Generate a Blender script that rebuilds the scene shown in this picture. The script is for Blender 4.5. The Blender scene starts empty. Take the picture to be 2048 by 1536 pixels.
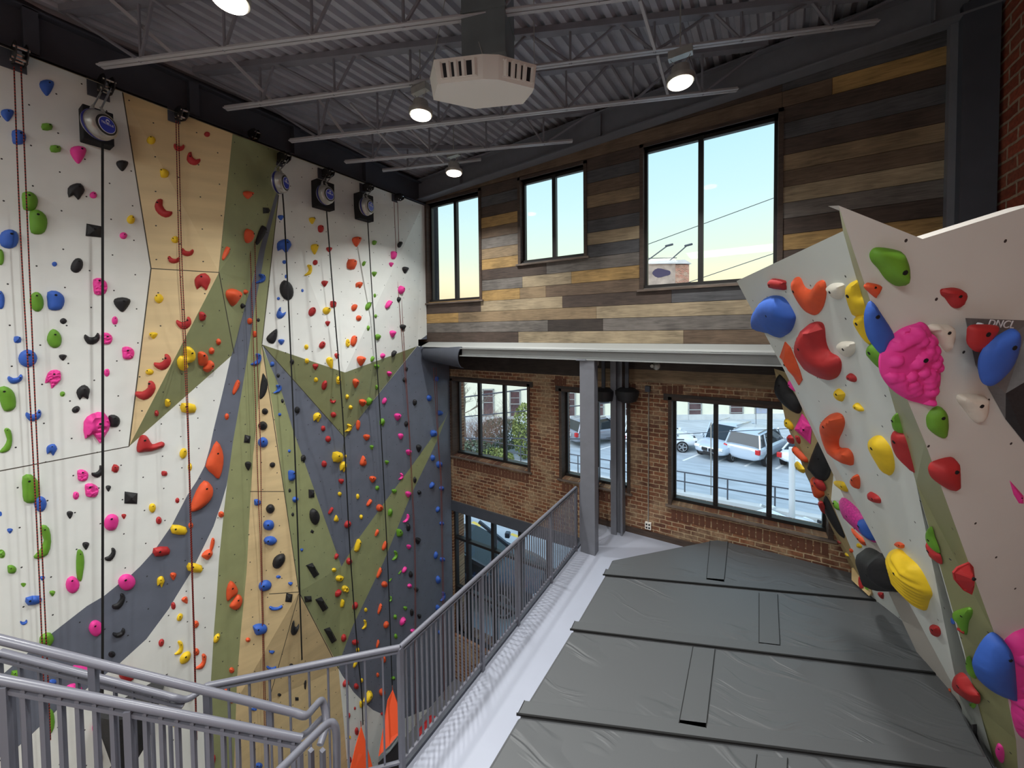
import bpy, bmesh, math, random
import numpy as np
from mathutils import Vector, Matrix
from mathutils.bvhtree import BVHTree
from mathutils.geometry import delaunay_2d_cdt
PI = math.pi
random.seed(7)
S = bpy.context.scene
COL = S.collection

# ------------------------------------------------------------------ camera
f_, cx_, cy_, H_ = 760., 1024., 685., 3.65
pitch, roll, yaw = math.radians(1.65), 0.0107, math.atan(476/760.)
F = Vector((-math.sin(yaw)*math.cos(pitch), math.cos(yaw)*math.cos(pitch), -math.sin(pitch)))
R = Vector((math.cos(yaw), math.sin(yaw), 0))
U = R.cross(F)
R2 = math.cos(roll)*R - math.sin(roll)*U
U2 = math.sin(roll)*R + math.cos(roll)*U
C = Vector((0, 0, H_))
cam = bpy.data.cameras.new('camera')
cam.sensor_width = 36.0
cam.lens = f_/2048*36.0
cam.shift_x = 0.0
cam.shift_y = -(768-cy_)/2048.0
cam.clip_start = 0.05; cam.clip_end = 500
camo = bpy.data.objects.new('camera', cam); COL.objects.link(camo)
m3 = Matrix((R2, U2, -F)).transposed()
camo.matrix_world = Matrix.Translation(C) @ m3.to_4x4()
S.camera = camo

def lin(c):
    return tuple((x/255./12.92 if x/255. <= .04045 else ((x/255.+.055)/1.055)**2.4) for x in c)

# ------------------------------------------------------------------ world: dusk sky
S.view_settings.view_transform = 'Standard'; S.view_settings.look = 'None'
S.view_settings.gamma = 1; S.view_settings.use_curve_mapping = False
S.view_settings.exposure = 0.32
W = bpy.data.worlds.new('sky'); S.world = W; W.use_nodes = True
nt = W.node_tree; nt.nodes.clear()
tc = nt.nodes.new('ShaderNodeTexCoord'); sp = nt.nodes.new('ShaderNodeSeparateXYZ')
cr = nt.nodes.new('ShaderNodeValToRGB'); bg = nt.nodes.new('ShaderNodeBackground'); ow = nt.nodes.new('ShaderNodeOutputWorld')
nt.links.new(tc.outputs['Generated'], sp.inputs[0]); nt.links.new(sp.outputs[2], cr.inputs[0])
nt.links.new(cr.outputs[0], bg.inputs[0]); nt.links.new(bg.outputs[0], ow.inputs[0])
st = [(0, (236, 190, 150)), (.07, (255, 226, 180)), (.12, (250, 246, 205)), (.19, (226, 250, 226)), (.3, (205, 240, 244)), (.45, (184, 230, 248)), (1, (120, 170, 220))]
e = cr.color_ramp.elements
e[0].position = 0; e[0].color = (*lin(st[0][1]), 1); e[1].position = 1; e[1].color = (*lin(st[-1][1]), 1)
for p_, c_ in st[1:-1]:
    k = e.new(p_); k.color = (*lin(c_), 1)
bg.inputs[1].default_value = .95

# ------------------------------------------------------------------ lamp positions (high bays on the joists, plus unseen fill) used for the lights too
LAMPS = [(-3.42, 3.42, 6.35), (-0.65, 4.5, 6.35), (-4.2, 4.94, 6.35), (-3.52, 1.45, 6.35)]
FILL_LAMPS = [(-0.6, 1.3, 6.4), (-3.6, -1.6, 6.35), (-0.6, -1.8, 6.4)]  # no fixtures here: out-of-view lights added for brightness
LAMP_W = 47.0
def lamp_light(p, w):
    l = bpy.data.lights.new('high_bay_and_fill_light', 'AREA'); l.shape = 'DISK'; l.size = .15; l.energy = w; l.color = (.99, 1, .97); l.spread = math.radians(124)
    o = bpy.data.objects.new('high_bay_and_fill_light', l); COL.objects.link(o); o.location = (p[0], p[1], p[2]-.075); o['kind'] = 'helper'
for p in LAMPS + FILL_LAMPS: lamp_light(p, LAMP_W)
# unseen area lights without fixtures, added behind the viewer to brighten the hall
for p, sx, sy, w in [((-3.9, -3.0, 6.3), 3.0, 1.2, 110.), ((-.4, -2.6, 6.3), 3.0, 1.4, 125.)]:
    l = bpy.data.lights.new('rear_fill_light', 'AREA'); l.shape = 'RECTANGLE'; l.size = sx; l.size_y = sy; l.energy = w; l.color = (.99, 1, .98)
    o = bpy.data.objects.new('rear_fill_light', l); COL.objects.link(o); o.location = p; o['kind'] = 'helper'

sun = bpy.data.lights.new('sky_fill', 'SUN'); sun.energy = 3.4; sun.angle = math.radians(70); sun.color = (.95, .97, 1)  # soft sun added to brighten the outdoors, standing in for sky glow
so = bpy.data.objects.new('sky_fill', sun); COL.objects.link(so); so.location = (0, -20, 30); so.rotation_euler = (math.radians(48), 0, math.radians(-25)); so['kind'] = 'helper'
# ------------------------------------------------------------------ projection helpers
def ray(x, y): return F + R2*((x-cx_)/f_) - U2*((y-cy_)/f_)
def atd(x, y, d): return C + ray(x, y)*d
def onz(x, y, z): d = ray(x, y); return C + d*((z-C.z)/d.z)
def onY(x, y, Y): d = ray(x, y); return C + d*(Y/d.y)
def onX(x, y, X): d = ray(x, y); return C + d*(X/d.x)
def onP(x, y, p, n): d = ray(x, y); return C + d*((p-C).dot(n)/d.dot(n))
def proj(P):
    v = P-C; z = v.dot(F); return (cx_+f_*v.dot(R2)/z, cy_-f_*v.dot(U2)/z)
def inpoly(x, y, poly):
    c = False; j = len(poly)-1
    for i in range(len(poly)):
        xi, yi = poly[i]; xj, yj = poly[j]
        if (yi > y) != (yj > y) and x < (xj-xi)*(y-yi)/(yj-yi)+xi: c = not c
        j = i
    return c

# ------------------------------------------------------------------ materials
def new_mat(name, base=None, rough=.6, metal=0., emit=None, es=0.):
    m = bpy.data.materials.new(name); m.use_nodes = True
    b = m.node_tree.nodes['Principled BSDF']
    if base is not None: b.inputs['Base Color'].default_value = (*lin(base), 1)
    b.inputs['Roughness'].default_value = rough; b.inputs['Metallic'].default_value = metal
    if emit: b.inputs['Emission Color'].default_value = (*lin(emit), 1); b.inputs['Emission Strength'].default_value = es
    return m
def N(m, t, **kw):
    n = m.node_tree.nodes.new('ShaderNode'+t)
    for k, v in kw.items():
        if hasattr(n, k): setattr(n, k, v)
        else: n.inputs[k].default_value = v
    return n
def L(m, a, b): m.node_tree.links.new(a, b)
def bsdf(m): return m.node_tree.nodes['Principled BSDF']
def mottle(m, base, amt=.08, scale=6., stretch=(1, 1, 1), coord='Object', bump=0., detail=4, dark=None):
    """colour noise + bump"""
    tc = N(m, 'TexCoord'); mp = N(m, 'Mapping'); mp.inputs['Scale'].default_value = stretch
    nz = N(m, 'TexNoise'); nz.inputs['Scale'].default_value = scale; nz.inputs['Detail'].default_value = detail
    L(m, tc.outputs[coord], mp.inputs[0]); L(m, mp.outputs[0], nz.inputs[0])
    cr = N(m, 'ValToRGB'); e = cr.color_ramp.elements
    b = lin(base); d = lin(dark) if dark else tuple(x*(1-amt) for x in b)
    e[0].position = .3; e[0].color = (*d, 1); e[1].position = .7; e[1].color = (*[min(1, x*(1+amt*.6)) for x in b], 1)
    L(m, nz.outputs[0], cr.inputs[0]); L(m, cr.outputs[0], bsdf(m).inputs['Base Color'])
    if bump:
        bp = N(m, 'Bump'); bp.inputs['Strength'].default_value = bump; bp.inputs['Distance'].default_value = .01
        L(m, nz.outputs[0], bp.inputs['Height']); L(m, bp.outputs[0], bsdf(m).inputs['Normal'])
    return m
def panel_mat(name, base, rough=.55, grain=.04, period=.36, stretch=(1, 1, .15), scale=5):
    """painted plywood with a staggered grid of T-nut holes, UV in metres"""
    m = new_mat(name, base, rough); uv = N(m, 'UVMap')
    nz = N(m, 'TexNoise'); nz.inputs['Scale'].default_value = scale; nz.inputs['Detail'].default_value = 5
    mp = N(m, 'Mapping'); mp.inputs['Scale'].default_value = stretch; L(m, uv.outputs[0], mp.inputs[0]); L(m, mp.outputs[0], nz.inputs[0])
    cr = N(m, 'ValToRGB'); e = cr.color_ramp.elements; b = lin(base)
    e[0].position = .25; e[0].color = (*[x*(1-grain*2) for x in b], 1); e[1].position = .75; e[1].color = (*[min(1, x*(1+grain)) for x in b], 1)
    L(m, nz.outputs[0], cr.inputs[0])
    prev = None
    for off in ((0, 0), (.5, .5)):
        v = N(m, 'VectorMath'); v.operation = 'MULTIPLY_ADD'; v.inputs[1].default_value = (1/period, 1/(period*1.1), 0); v.inputs[2].default_value = (off[0], off[1], 0)
        L(m, uv.outputs[0], v.inputs[0])
        fr = N(m, 'VectorMath'); fr.operation = 'FRACTION'; L(m, v.outputs[0], fr.inputs[0])
        sb = N(m, 'VectorMath'); sb.operation = 'SUBTRACT'; sb.inputs[1].default_value = (.5, .5, 0); L(m, fr.outputs[0], sb.inputs[0])
        ln = N(m, 'VectorMath'); ln.operation = 'LENGTH'; L(m, sb.outputs[0], ln.inputs[0])
        lt = N(m, 'Math'); lt.operation = 'LESS_THAN'; lt.inputs[1].default_value = .007/period; L(m, ln.outputs['Value'], lt.inputs[0])
        if prev:
            mx = N(m, 'Math'); mx.operation = 'MAXIMUM'; L(m, prev.outputs[0], mx.inputs[0]); L(m, lt.outputs[0], mx.inputs[1]); prev = mx
        else: prev = lt
    mix = N(m, 'Mix'); mix.data_type = 'RGBA'; L(m, prev.outputs[0], mix.inputs['Factor']); L(m, cr.outputs[0], mix.inputs['A'])
    mix.inputs['B'].default_value = (.03, .03, .03, 1); L(m, mix.outputs['Result'], bsdf(m).inputs['Base Color'])
    return m
def brick_mat(name, axis, c1, c2, mortar, scale=1., patch=.5):
    """brickwork; axis 'X': wall runs along X, 'Y': runs along Y"""
    m = new_mat(name, c1, .85); tc = N(m, 'TexCoord'); s = N(m, 'SeparateXYZ'); cb = N(m, 'CombineXYZ')
    L(m, tc.outputs['Object'], s.inputs[0]); L(m, s.outputs[0 if axis == 'X' else 1], cb.inputs[0]); L(m, s.outputs[2], cb.inputs[1])
    nd = N(m, 'TexNoise'); nd.inputs['Scale'].default_value = 9; L(m, cb.outputs[0], nd.inputs[0])
    ms = N(m, 'VectorMath'); ms.operation = 'MULTIPLY_ADD'; ms.inputs[1].default_value = (.03, .024, 0); L(m, nd.outputs['Color'], ms.inputs[0]); L(m, cb.outputs[0], ms.inputs[2])
    b = N(m, 'TexBrick'); b.inputs['Scale'].default_value = scale; b.inputs['Brick Width'].default_value = .2; b.inputs['Row Height'].default_value = .075
    b.inputs['Mortar Size'].default_value = .009; b.inputs['Mortar Smooth'].default_value = .3; b.inputs['Bias'].default_value = -.1
    b.inputs['Color1'].default_value = (*lin(c1), 1); b.inputs['Color2'].default_value = (*lin(c2), 1); b.inputs['Mortar'].default_value = (*lin(mortar), 1)
    L(m, ms.outputs[0], b.inputs[0])
    n2 = N(m, 'TexNoise'); n2.inputs['Scale'].default_value = 2.4; n2.inputs['Detail'].default_value = 6; L(m, cb.outputs[0], n2.inputs[0])
    cr = N(m, 'ValToRGB'); cr.color_ramp.elements[0].position = .47; cr.color_ramp.elements[1].position = .64; L(m, n2.outputs[0], cr.inputs[0])
    mu = N(m, 'Math'); mu.operation = 'MULTIPLY'; mu.inputs[1].default_value = patch; L(m, cr.outputs[0], mu.inputs[0])
    mix = N(m, 'Mix'); mix.data_type = 'RGBA'; L(m, mu.outputs[0], mix.inputs['Factor']); L(m, b.outputs['Color'], mix.inputs['A']); mix.inputs['B'].default_value = (*lin(mortar), 1)
    n3 = N(m, 'TexNoise'); n3.inputs['Scale'].default_value = 22; n3.inputs['Detail'].default_value = 4; L(m, cb.outputs[0], n3.inputs[0])
    mr = N(m, 'MapRange'); mr.inputs['To Min'].default_value = .3; mr.inputs['To Max'].default_value = 1.75; L(m, n3.outputs[0], mr.inputs[0])
    mm = N(m, 'VectorMath'); mm.operation = 'SCALE'; L(m, mix.outputs['Result'], mm.inputs[0]); L(m, mr.outputs[0], mm.inputs['Scale'])
    L(m, mm.outputs[0], bsdf(m).inputs['Base Color'])
    bp = N(m, 'Bump'); bp.inputs['Strength'].default_value = .6; bp.inputs['Distance'].default_value = .012
    inv = N(m, 'Math'); inv.operation = 'MULTIPLY_ADD'; inv.inputs[1].default_value = -1; inv.inputs[2].default_value = 1; L(m, b.outputs['Fac'], inv.inputs[0])
    ad = N(m, 'Math'); ad.operation = 'MULTIPLY_ADD'; ad.inputs[1].default_value = .35; L(m, n3.outputs[0], ad.inputs[0]); L(m, inv.outputs[0], ad.inputs[2])
    L(m, ad.outputs[0], bp.inputs['Height']); L(m, bp.outputs[0], bsdf(m).inputs['Normal'])
    return m
def wood_mat(name, c):
    m = new_mat(name, c, .7); tc = N(m, 'TexCoord'); mp = N(m, 'Mapping'); mp.inputs['Scale'].default_value = (1.2, 1, 14)
    nz = N(m, 'TexNoise'); nz.inputs['Scale'].default_value = 3.; nz.inputs['Detail'].default_value = 8; nz.inputs['Distortion'].default_value = 1.1
    L(m, tc.outputs['Object'], mp.inputs[0]); L(m, mp.outputs[0], nz.inputs[0])
    n2 = N(m, 'TexNoise'); n2.inputs['Scale'].default_value = 2.2; n2.inputs['Detail'].default_value = 3; L(m, tc.outputs['Object'], n2.inputs[0])
    ad = N(m, 'Math'); ad.operation = 'ADD'; L(m, nz.outputs[0], ad.inputs[0]); L(m, n2.outputs[0], ad.inputs[1])
    cr = N(m, 'ValToRGB'); e = cr.color_ramp.elements; b = lin(c)
    cr2 = N(m, 'Math'); cr2.operation = 'MULTIPLY'; cr2.inputs[1].default_value = .5; L(m, ad.outputs[0], cr2.inputs[0])
    e[0].position = .36; e[0].color = (*[x*.55 for x in b], 1); e[1].position = .62; e[1].color = (*[min(1, x*1.3) for x in b], 1)
    L(m, cr2.outputs[0], cr.inputs[0]); L(m, cr.outputs[0], bsdf(m).inputs['Base Color']); return m
def glass_mat(name, tint=(.98, .99, 1)):
    m = bpy.data.materials.new(name); m.use_nodes = True; t = m.node_tree; t.nodes.clear()
    o = N(m, 'OutputMaterial'); tr = N(m, 'BsdfTransparent'); gl = N(m, 'BsdfGlossy'); mx = N(m, 'MixShader'); fr = N(m, 'Fresnel')
    tr.inputs[0].default_value = (*tint, 1); gl.inputs['Roughness'].default_value = .02; fr.inputs[0].default_value = 1.25
    L(m, fr.outputs[0], mx.inputs[0]); L(m, tr.outputs[0], mx.inputs[1]); L(m, gl.outputs[0], mx.inputs[2]); L(m, mx.outputs[0], o.inputs[0]); return m
def rope_mat(name, a, b, freq):
    m = new_mat(name, a, .8); tc = N(m, 'TexCoord'); w = N(m, 'TexWave'); w.bands_direction = 'Z'; w.inputs['Scale'].default_value = freq; w.inputs['Distortion'].default_value = 1.5
    w.inputs['Detail Scale'].default_value = 12
    L(m, tc.outputs['Object'], w.inputs[0]); cr = N(m, 'ValToRGB'); e = cr.color_ramp.elements; cr.color_ramp.interpolation = 'CONSTANT'
    e[0].color = (*lin(a), 1); e[1].position = .5; e[1].color = (*lin(b), 1); L(m, w.outputs[0], cr.inputs[0]); L(m, cr.outputs[0], bsdf(m).inputs['Base Color']); return m

M = {}
M['white'] = panel_mat('white_panel', (229, 232, 228), .55, .02)
M['olive'] = panel_mat('olive_panel', (148, 153, 110), .5, .05)
M['slate'] = panel_mat('slate_panel', (104, 110, 124), .45, .05)
M['tan'] = panel_mat('tan_panel', (216, 192, 146), .6, .08, stretch=(.25, 1.6, 1), scale=4)
M['seam'] = new_mat('seam', (70, 66, 56), .8)
M['bwhite'] = panel_mat('boulder_white', (218, 222, 217), .5, .01, period=.46)
M['bolive'] = panel_mat('boulder_olive', (146, 146, 104), .45, .02, period=.5)
M['btan'] = panel_mat('boulder_tan', (168, 148, 106), .5, .05, period=.35)
M['blackvol'] = mottle(new_mat('black_volume', (42, 42, 44), .75), (42, 42, 44), .2, 60, bump=.3)
M['greyvol'] = mottle(new_mat('grey_volume', (120, 118, 118), .6), (112, 110, 110), .1, 60)
M['brick'] = brick_mat('brown_brick', 'X', (96, 60, 45), (140, 92, 64), (172, 150, 120), patch=.55)
M['redbrick'] = brick_mat('red_brick', 'Y', (126, 56, 36), (158, 74, 50), (158, 138, 116), scale=.58, patch=.1)
M['steel'] = mottle(new_mat('grey_steel', (116, 118, 126), .42), (116, 118, 126), .06, 8)
M['darksteel'] = mottle(new_mat('dark_steel', (70, 74, 84), .6), (70, 74, 84), .1, 5)
M['railp'] = new_mat('rail_paint', (106, 107, 117), .3)
M['deck'] = mottle(new_mat('roof_deck', (172, 173, 182), .5), (172, 173, 182), .18, 3, bump=.05)
M['joist'] = mottle(new_mat('joist_steel', (134, 134, 142), .5), (134, 134, 142), .12, 6)
M['chord'] = new_mat('chord_steel', (182, 182, 186), .4)
M['floor'] = mottle(new_mat('floor_paint', (166, 170, 184), .38), (166, 170, 184), .03, 2)
M['dark'] = new_mat('dark_interior', (38, 38, 42), .9)
M['black'] = mottle(new_mat('black_plastic', (30, 30, 33), .55), (30, 30, 33), .2, 30)
M['blackfoam'] = new_mat('black_foam', (24, 25, 28), .9)
M['cover'] = new_mat('hvac_white', (240, 236, 228), .5)
M['galv'] = mottle(new_mat('galvanised_duct', (112, 120, 122), .45, .3), (112, 120, 122), .15, 4)
M['trimw'] = new_mat('white_trim', (160, 162, 160), .45)
M['beam'] = mottle(new_mat('light_beam', (150, 153, 153), .4), (150, 153, 153), .04, 5)
M['wframe'] = new_mat('window_frame', (30, 28, 28), .45)
M['wtrim'] = wood_mat('window_trim', (74, 60, 52))
M['sill'] = wood_mat('sill_wood', (112, 98, 88))
M['glass'] = glass_mat('glass')
M['asphalt'] = mottle(new_mat('asphalt', (168, 178, 186), .7), (172, 182, 190), .2, 1.5, stretch=(.5, 2, 1), detail=8)
M['concrete'] = mottle(new_mat('concrete', (205, 208, 208), .8), (205, 208, 208), .08, 2)
M['cream'] = mottle(new_mat('cream_stucco', (236, 234, 214), .85), (236, 234, 214), .04, 2)
M['paintline'] = new_mat('line_paint', (225, 228, 228), .7)
M['yellowline'] = new_mat('yellow_paint', (215, 190, 90), .7)
M['ropeA'] = rope_mat('red_rope', (150, 44, 34), (44, 22, 22), 11)
M['ropeB'] = rope_mat('brown_rope', (150, 70, 58), (70, 44, 44), 13)
M['strap'] = new_mat('black_webbing', (14, 14, 15), .8)
M['chrome'] = new_mat('chrome', (190, 190, 190), .2, 1.)
M['orange'] = new_mat('orange_tarp', (245, 88, 42), .55)
M['greyhem'] = new_mat('grey_hem', (150, 158, 160), .6)
M['charcoal'] = new_mat('charcoal_tarp', (62, 58, 60), .7)
M['bluebelt'] = new_mat('navy_band', (22, 26, 110), .4)
M['blueface'] = new_mat('blue_face', (44, 60, 175), .35)
M['whitemark'] = new_mat('white_mark', (225, 226, 232), .5)
M['alu'] = mottle(new_mat('cast_aluminium', (176, 174, 168), .35, .5), (176, 174, 168), .15, 12)
M['lamp'] = new_mat('lamp_glow', (255, 255, 255), .4, emit=(255, 244, 224), es=9)
M['leaf'] = mottle(new_mat('leaves', (128, 140, 78), .8), (128, 140, 78), .35, 8)
M['leafdark'] = mottle(new_mat('dark_leaves', (86, 100, 80), .8), (86, 100, 80), .35, 8)
M['bark'] = new_mat('bark', (120, 112, 100), .9)
M['silver'] = new_mat('silver_car_paint', (196, 208, 222), .2, .3)
M['whitepaint'] = new_mat('white_car_paint', (226, 234, 240), .2)
M['greypaint'] = new_mat('grey_car_paint', (150, 154, 164), .22, .3)
M['darkpaint'] = new_mat('dark_car_paint', (70, 76, 86), .15, .3)
M['carglass'] = new_mat('car_glass', (40, 48, 54), .06)
M['tyre'] = new_mat('tyre', (28, 28, 30), .85)
M['rim'] = new_mat('rim', (170, 174, 178), .3, .6)
M['tail'] = new_mat('tail_lamp', (190, 30, 34), .25)
M['headl'] = new_mat('head_lamp', (230, 236, 240), .15)
M['bluemat'] = new_mat('blue_mat', (40, 70, 130), .6)
M['purpledots'] = mottle(new_mat('dotted_purple', (205, 48, 142), .6), (214, 60, 156), .35, 60)
HC = {'w': ('cream', (226, 220, 206)), 'k': ('black', (30, 30, 33)), 'r': ('red', (178, 42, 44)), 'o': ('orange', (226, 88, 46)), 'y': ('yellow', (238, 200, 36)),
      'b': ('blue', (54, 98, 190)), 'g': ('green', (104, 158, 44)), 'p': ('pink', (240, 62, 158))}
for k, (nm, c) in HC.items():
    m = new_mat(nm+'_resin', c, .62); M['h'+k] = mottle(m, c, .1, 10 if k != 'k' else 25, bump=.12 if k != 'k' else .25, detail=6)

# crash mat vinyl with soft wrinkles
def mat_vinyl(name, c):
    m = new_mat(name, c, .5); tc = N(m, 'TexCoord')
    n0 = N(m, 'TexNoise'); n0.inputs['Scale'].default_value = .9; n0.inputs['Detail'].default_value = 2; L(m, tc.outputs['Object'], n0.inputs[0])
    v = N(m, 'VectorMath'); v.operation = 'MULTIPLY_ADD'; v.inputs[1].default_value = (.9, .9, 0); L(m, n0.outputs['Color'], v.inputs[0]); L(m, tc.outputs['Object'], v.inputs[2])
    mp = N(m, 'Mapping'); mp.inputs['Rotation'].default_value = (0, 0, -.5); mp.inputs['Scale'].default_value = (.5, 3.6, 1); L(m, v.outputs[0], mp.inputs[0])
    n1 = N(m, 'TexNoise'); n1.inputs['Scale'].default_value = 1.6; n1.inputs['Detail'].default_value = 3; n1.inputs['Roughness'].default_value = .45; L(m, mp.outputs[0], n1.inputs[0])
    mk = N(m, 'TexNoise'); mk.inputs['Scale'].default_value = 1.3; L(m, tc.outputs['Object'], mk.inputs[0])
    mr = N(m, 'MapRange'); mr.inputs['From Min'].default_value = .42; mr.inputs['From Max'].default_value = .62; L(m, mk.outputs[0], mr.inputs[0])
    cr = N(m, 'ValToRGB'); cr.color_ramp.elements[0].position = .46; cr.color_ramp.elements[1].position = .56; cr.color_ramp.interpolation = 'EASE'; L(m, n1.outputs[0], cr.inputs[0])
    mu = N(m, 'Math'); mu.operation = 'MULTIPLY'; L(m, cr.outputs[0], mu.inputs[0]); L(m, mr.outputs[0], mu.inputs[1])
    bp = N(m, 'Bump'); bp.inputs['Strength'].default_value = .55; bp.inputs['Distance'].default_value = .03; L(m, mu.outputs[0], bp.inputs['Height'])
    L(m, bp.outputs[0], bsdf(m).inputs['Normal']); return m
M['vinyl'] = mat_vinyl('mat_vinyl', (86, 88, 90))
M['vinyl2'] = new_mat('flap_vinyl', (84, 86, 88), .55)

# ------------------------------------------------------------------ mesh helpers
class MB:
    def __init__(s): s.v = []; s.f = []; s.mi = []; s.uv = {}
    def add(s, vs, fs, mi=0):
        o = len(s.v); s.v += [tuple(v) for v in vs]
        for q in fs: s.f.append([i+o for i in q]); s.mi.append(mi)
        return o
    def box(s, a, b, mi=0):
        x0, y0, z0 = a; x1, y1, z1 = b
        s.add([(x0, y0, z0), (x1, y0, z0), (x1, y1, z0), (x0, y1, z0), (x0, y0, z1), (x1, y0, z1), (x1, y1, z1), (x0, y1, z1)],
              [(0, 3, 2, 1), (4, 5, 6, 7), (0, 1, 5, 4), (1, 2, 6, 5), (2, 3, 7, 6), (3, 0, 4, 7)], mi)
    def bar(s, p, q, w, h, up=(0, 0, 1), mi=0):
        """rectangular bar from p to q, width w, height h (along up)"""
        p = Vector(p); q = Vector(q); d = (q-p).normalized(); u = Vector(up); sd = d.cross(u)
        if sd.length < 1e-4: sd = d.cross(Vector((1, 0, 0)))
        sd.normalize(); u = sd.cross(d).normalized(); a = sd*(w/2); b = u*(h/2)
        vs = [p-a-b, p+a-b, p+a+b, p-a+b, q-a-b, q+a-b, q+a+b, q-a+b]
        s.add(vs, [(0, 1, 2, 3), (7, 6, 5, 4), (0, 4, 5, 1), (1, 5, 6, 2), (2, 6, 7, 3), (3, 7, 4, 0)], mi)
    def tube(s, pts, r, n=8, mi=0, cap=True, radii=None):
        pts = [Vector(p) for p in pts]; rings = []
        t0 = (pts[1]-pts[0]).normalized(); a = t0.orthogonal().normalized()
        for i, p in enumerate(pts):
            t = (pts[min(i+1, len(pts)-1)]-pts[max(i-1, 0)]).normalized()
            a = (a - t*a.dot(t)).normalized(); b = t.cross(a); rr = radii[i] if radii else r
            rings.append([p+(a*math.cos(2*PI*k/n)+b*math.sin(2*PI*k/n))*rr for k in range(n)])
        o = s.add([v for rg in rings for v in rg], [], mi)
        for i in range(len(pts)-1):
            for k in range(n):
                s.f.append([o+i*n+k, o+i*n+(k+1) % n, o+(i+1)*n+(k+1) % n, o+(i+1)*n+k]); s.mi.append(mi)
        if cap:
            s.f.append([o+k for k in range(n)][::-1]); s.mi.append(mi)
            s.f.append([o+(len(pts)-1)*n+k for k in range(n)]); s.mi.append(mi)
    def disc(s, c, ax, prof, n=24, mi=0, mis=None):
        """lathe: prof = [(dist along axis, radius)]"""
        c = Vector(c); ax = Vector(ax).normalized(); a = ax.orthogonal().normalized(); b = ax.cross(a); o = len(s.v)
        for (h, r) in prof:
            for k in range(n): s.v.append(tuple(c+ax*h+(a*math.cos(2*PI*k/n)+b*math.sin(2*PI*k/n))*r))
        for i in range(len(prof)-1):
            for k in range(n):
                s.f.append([o+i*n+k, o+i*n+(k+1) % n, o+(i+1)*n+(k+1) % n, o+(i+1)*n+k]); s.mi.append(mis[i] if mis else mi)
        s.f.append([o+k for k in range(n)][::-1]); s.mi.append(mi)
        s.f.append([o+(len(prof)-1)*n+k for k in range(n)]); s.mi.append(mis[-1] if mis else mi)
    def prism(s, poly, d, mi=0, mis=None):
        """poly: list of 3D points, extruded by vector d (away from the face)"""
        n = len(poly); d = Vector(d); o = s.add([Vector(p) for p in poly]+[Vector(p)+d for p in poly], [], mi)
        s.f.append([o+i for i in range(n)]); s.mi.append(mi)
        s.f.append([o+n+i for i in range(n)][::-1]); s.mi.append(mi if mis is None else mis)
        for i in range(n):
            s.f.append([o+i, o+(i+1) % n, o+n+(i+1) % n, o+n+i]); s.mi.append(mi if mis is None else mis)
    def build(s, name, mats, parent=None, smooth=False, bevel=0, fixn=True):
        me = bpy.data.meshes.new(name); me.from_pydata(s.v, [], s.f)
        mats = mats if isinstance(mats, (list, tuple)) else [mats]
        for m in mats: me.materials.append(m)
        if len(mats) > 1: me.polygons.foreach_set('material_index', s.mi)
        if fixn:
            bm = bmesh.new(); bm.from_mesh(me); bmesh.ops.recalc_face_normals(bm, faces=bm.faces[:]); bm.to_mesh(me); bm.free()
        if smooth:
            me.polygons.foreach_set('use_smooth', [True]*len(me.polygons))
            try: me.set_sharp_from_angle(angle=math.radians(38))
            except Exception: pass
        o = bpy.data.objects.new(name, me); COL.objects.link(o)
        if parent: o.parent = parent
        if bevel:
            b = o.modifiers.new('bevel', 'BEVEL'); b.width = bevel; b.segments = 2; b.limit_method = 'ANGLE'
        return o
def tag(o, label=None, cat=None, group=None, kind=None):
    if label: o['label'] = label
    if cat: o['category'] = cat
    if group: o['group'] = group
    if kind: o['kind'] = kind
    return o
def empty(name, loc=(0, 0, 0), rz=0):
    o = bpy.data.objects.new(name, None); COL.objects.link(o); o.location = loc; o.rotation_euler = (0, 0, rz); o.empty_display_size = .1; return o
def text_mesh(name, cu):
    t = bpy.data.objects.new('t', cu); me = bpy.data.meshes.new_from_object(t); bpy.data.objects.remove(t)
    if not me.materials: me.materials.append(cu.materials[0])
    o = bpy.data.objects.new(name, me); COL.objects.link(o); return o
def struct(o): o['kind'] = 'structure'; return o
def relocate(root, kids):
    """root empty moved to its place while child meshes keep world coordinates"""
    for k in kids: k.matrix_parent_inverse = Matrix.Translation(-Vector(root.location))
    return root
def thing(name, loc, label, cat, group=None):
    o = empty(name, loc); tag(o, label, cat, group); return o
def part(mb, name, mat, root, smooth=False, bevel=0, label=None):
    """mesh given in world coordinates, made a child of root (an unrotated Empty or mesh)"""
    w = Vector(root.location) if root.parent is None else Vector(root.location)+Vector(root.parent.location)
    mb.v = [tuple(Vector(v)-w) for v in mb.v]
    o = mb.build(name, mat, root, smooth, bevel)
    if label: o['label'] = label
    return o
def catmull(pts, k=3, closed=True):
    out = []; n = len(pts)
    for i in range(n if closed else n-1):
        p0 = pts[(i-1) % n] if closed or i > 0 else pts[i]; p1 = pts[i]; p2 = pts[(i+1) % n]; p3 = pts[(i+2) % n] if closed or i+2 < n else p2
        for j in range(k):
            t = j/k
            out.append(tuple(.5*((2*a1)+(-a0+a2)*t+(2*a0-5*a1+4*a2-a3)*t*t+(-a0+3*a1-3*a2+a3)*t**3) for a0, a1, a2, a3 in zip(p0, p1, p2, p3)))
    if not closed: out.append(tuple(pts[-1]))
    return out
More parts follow.
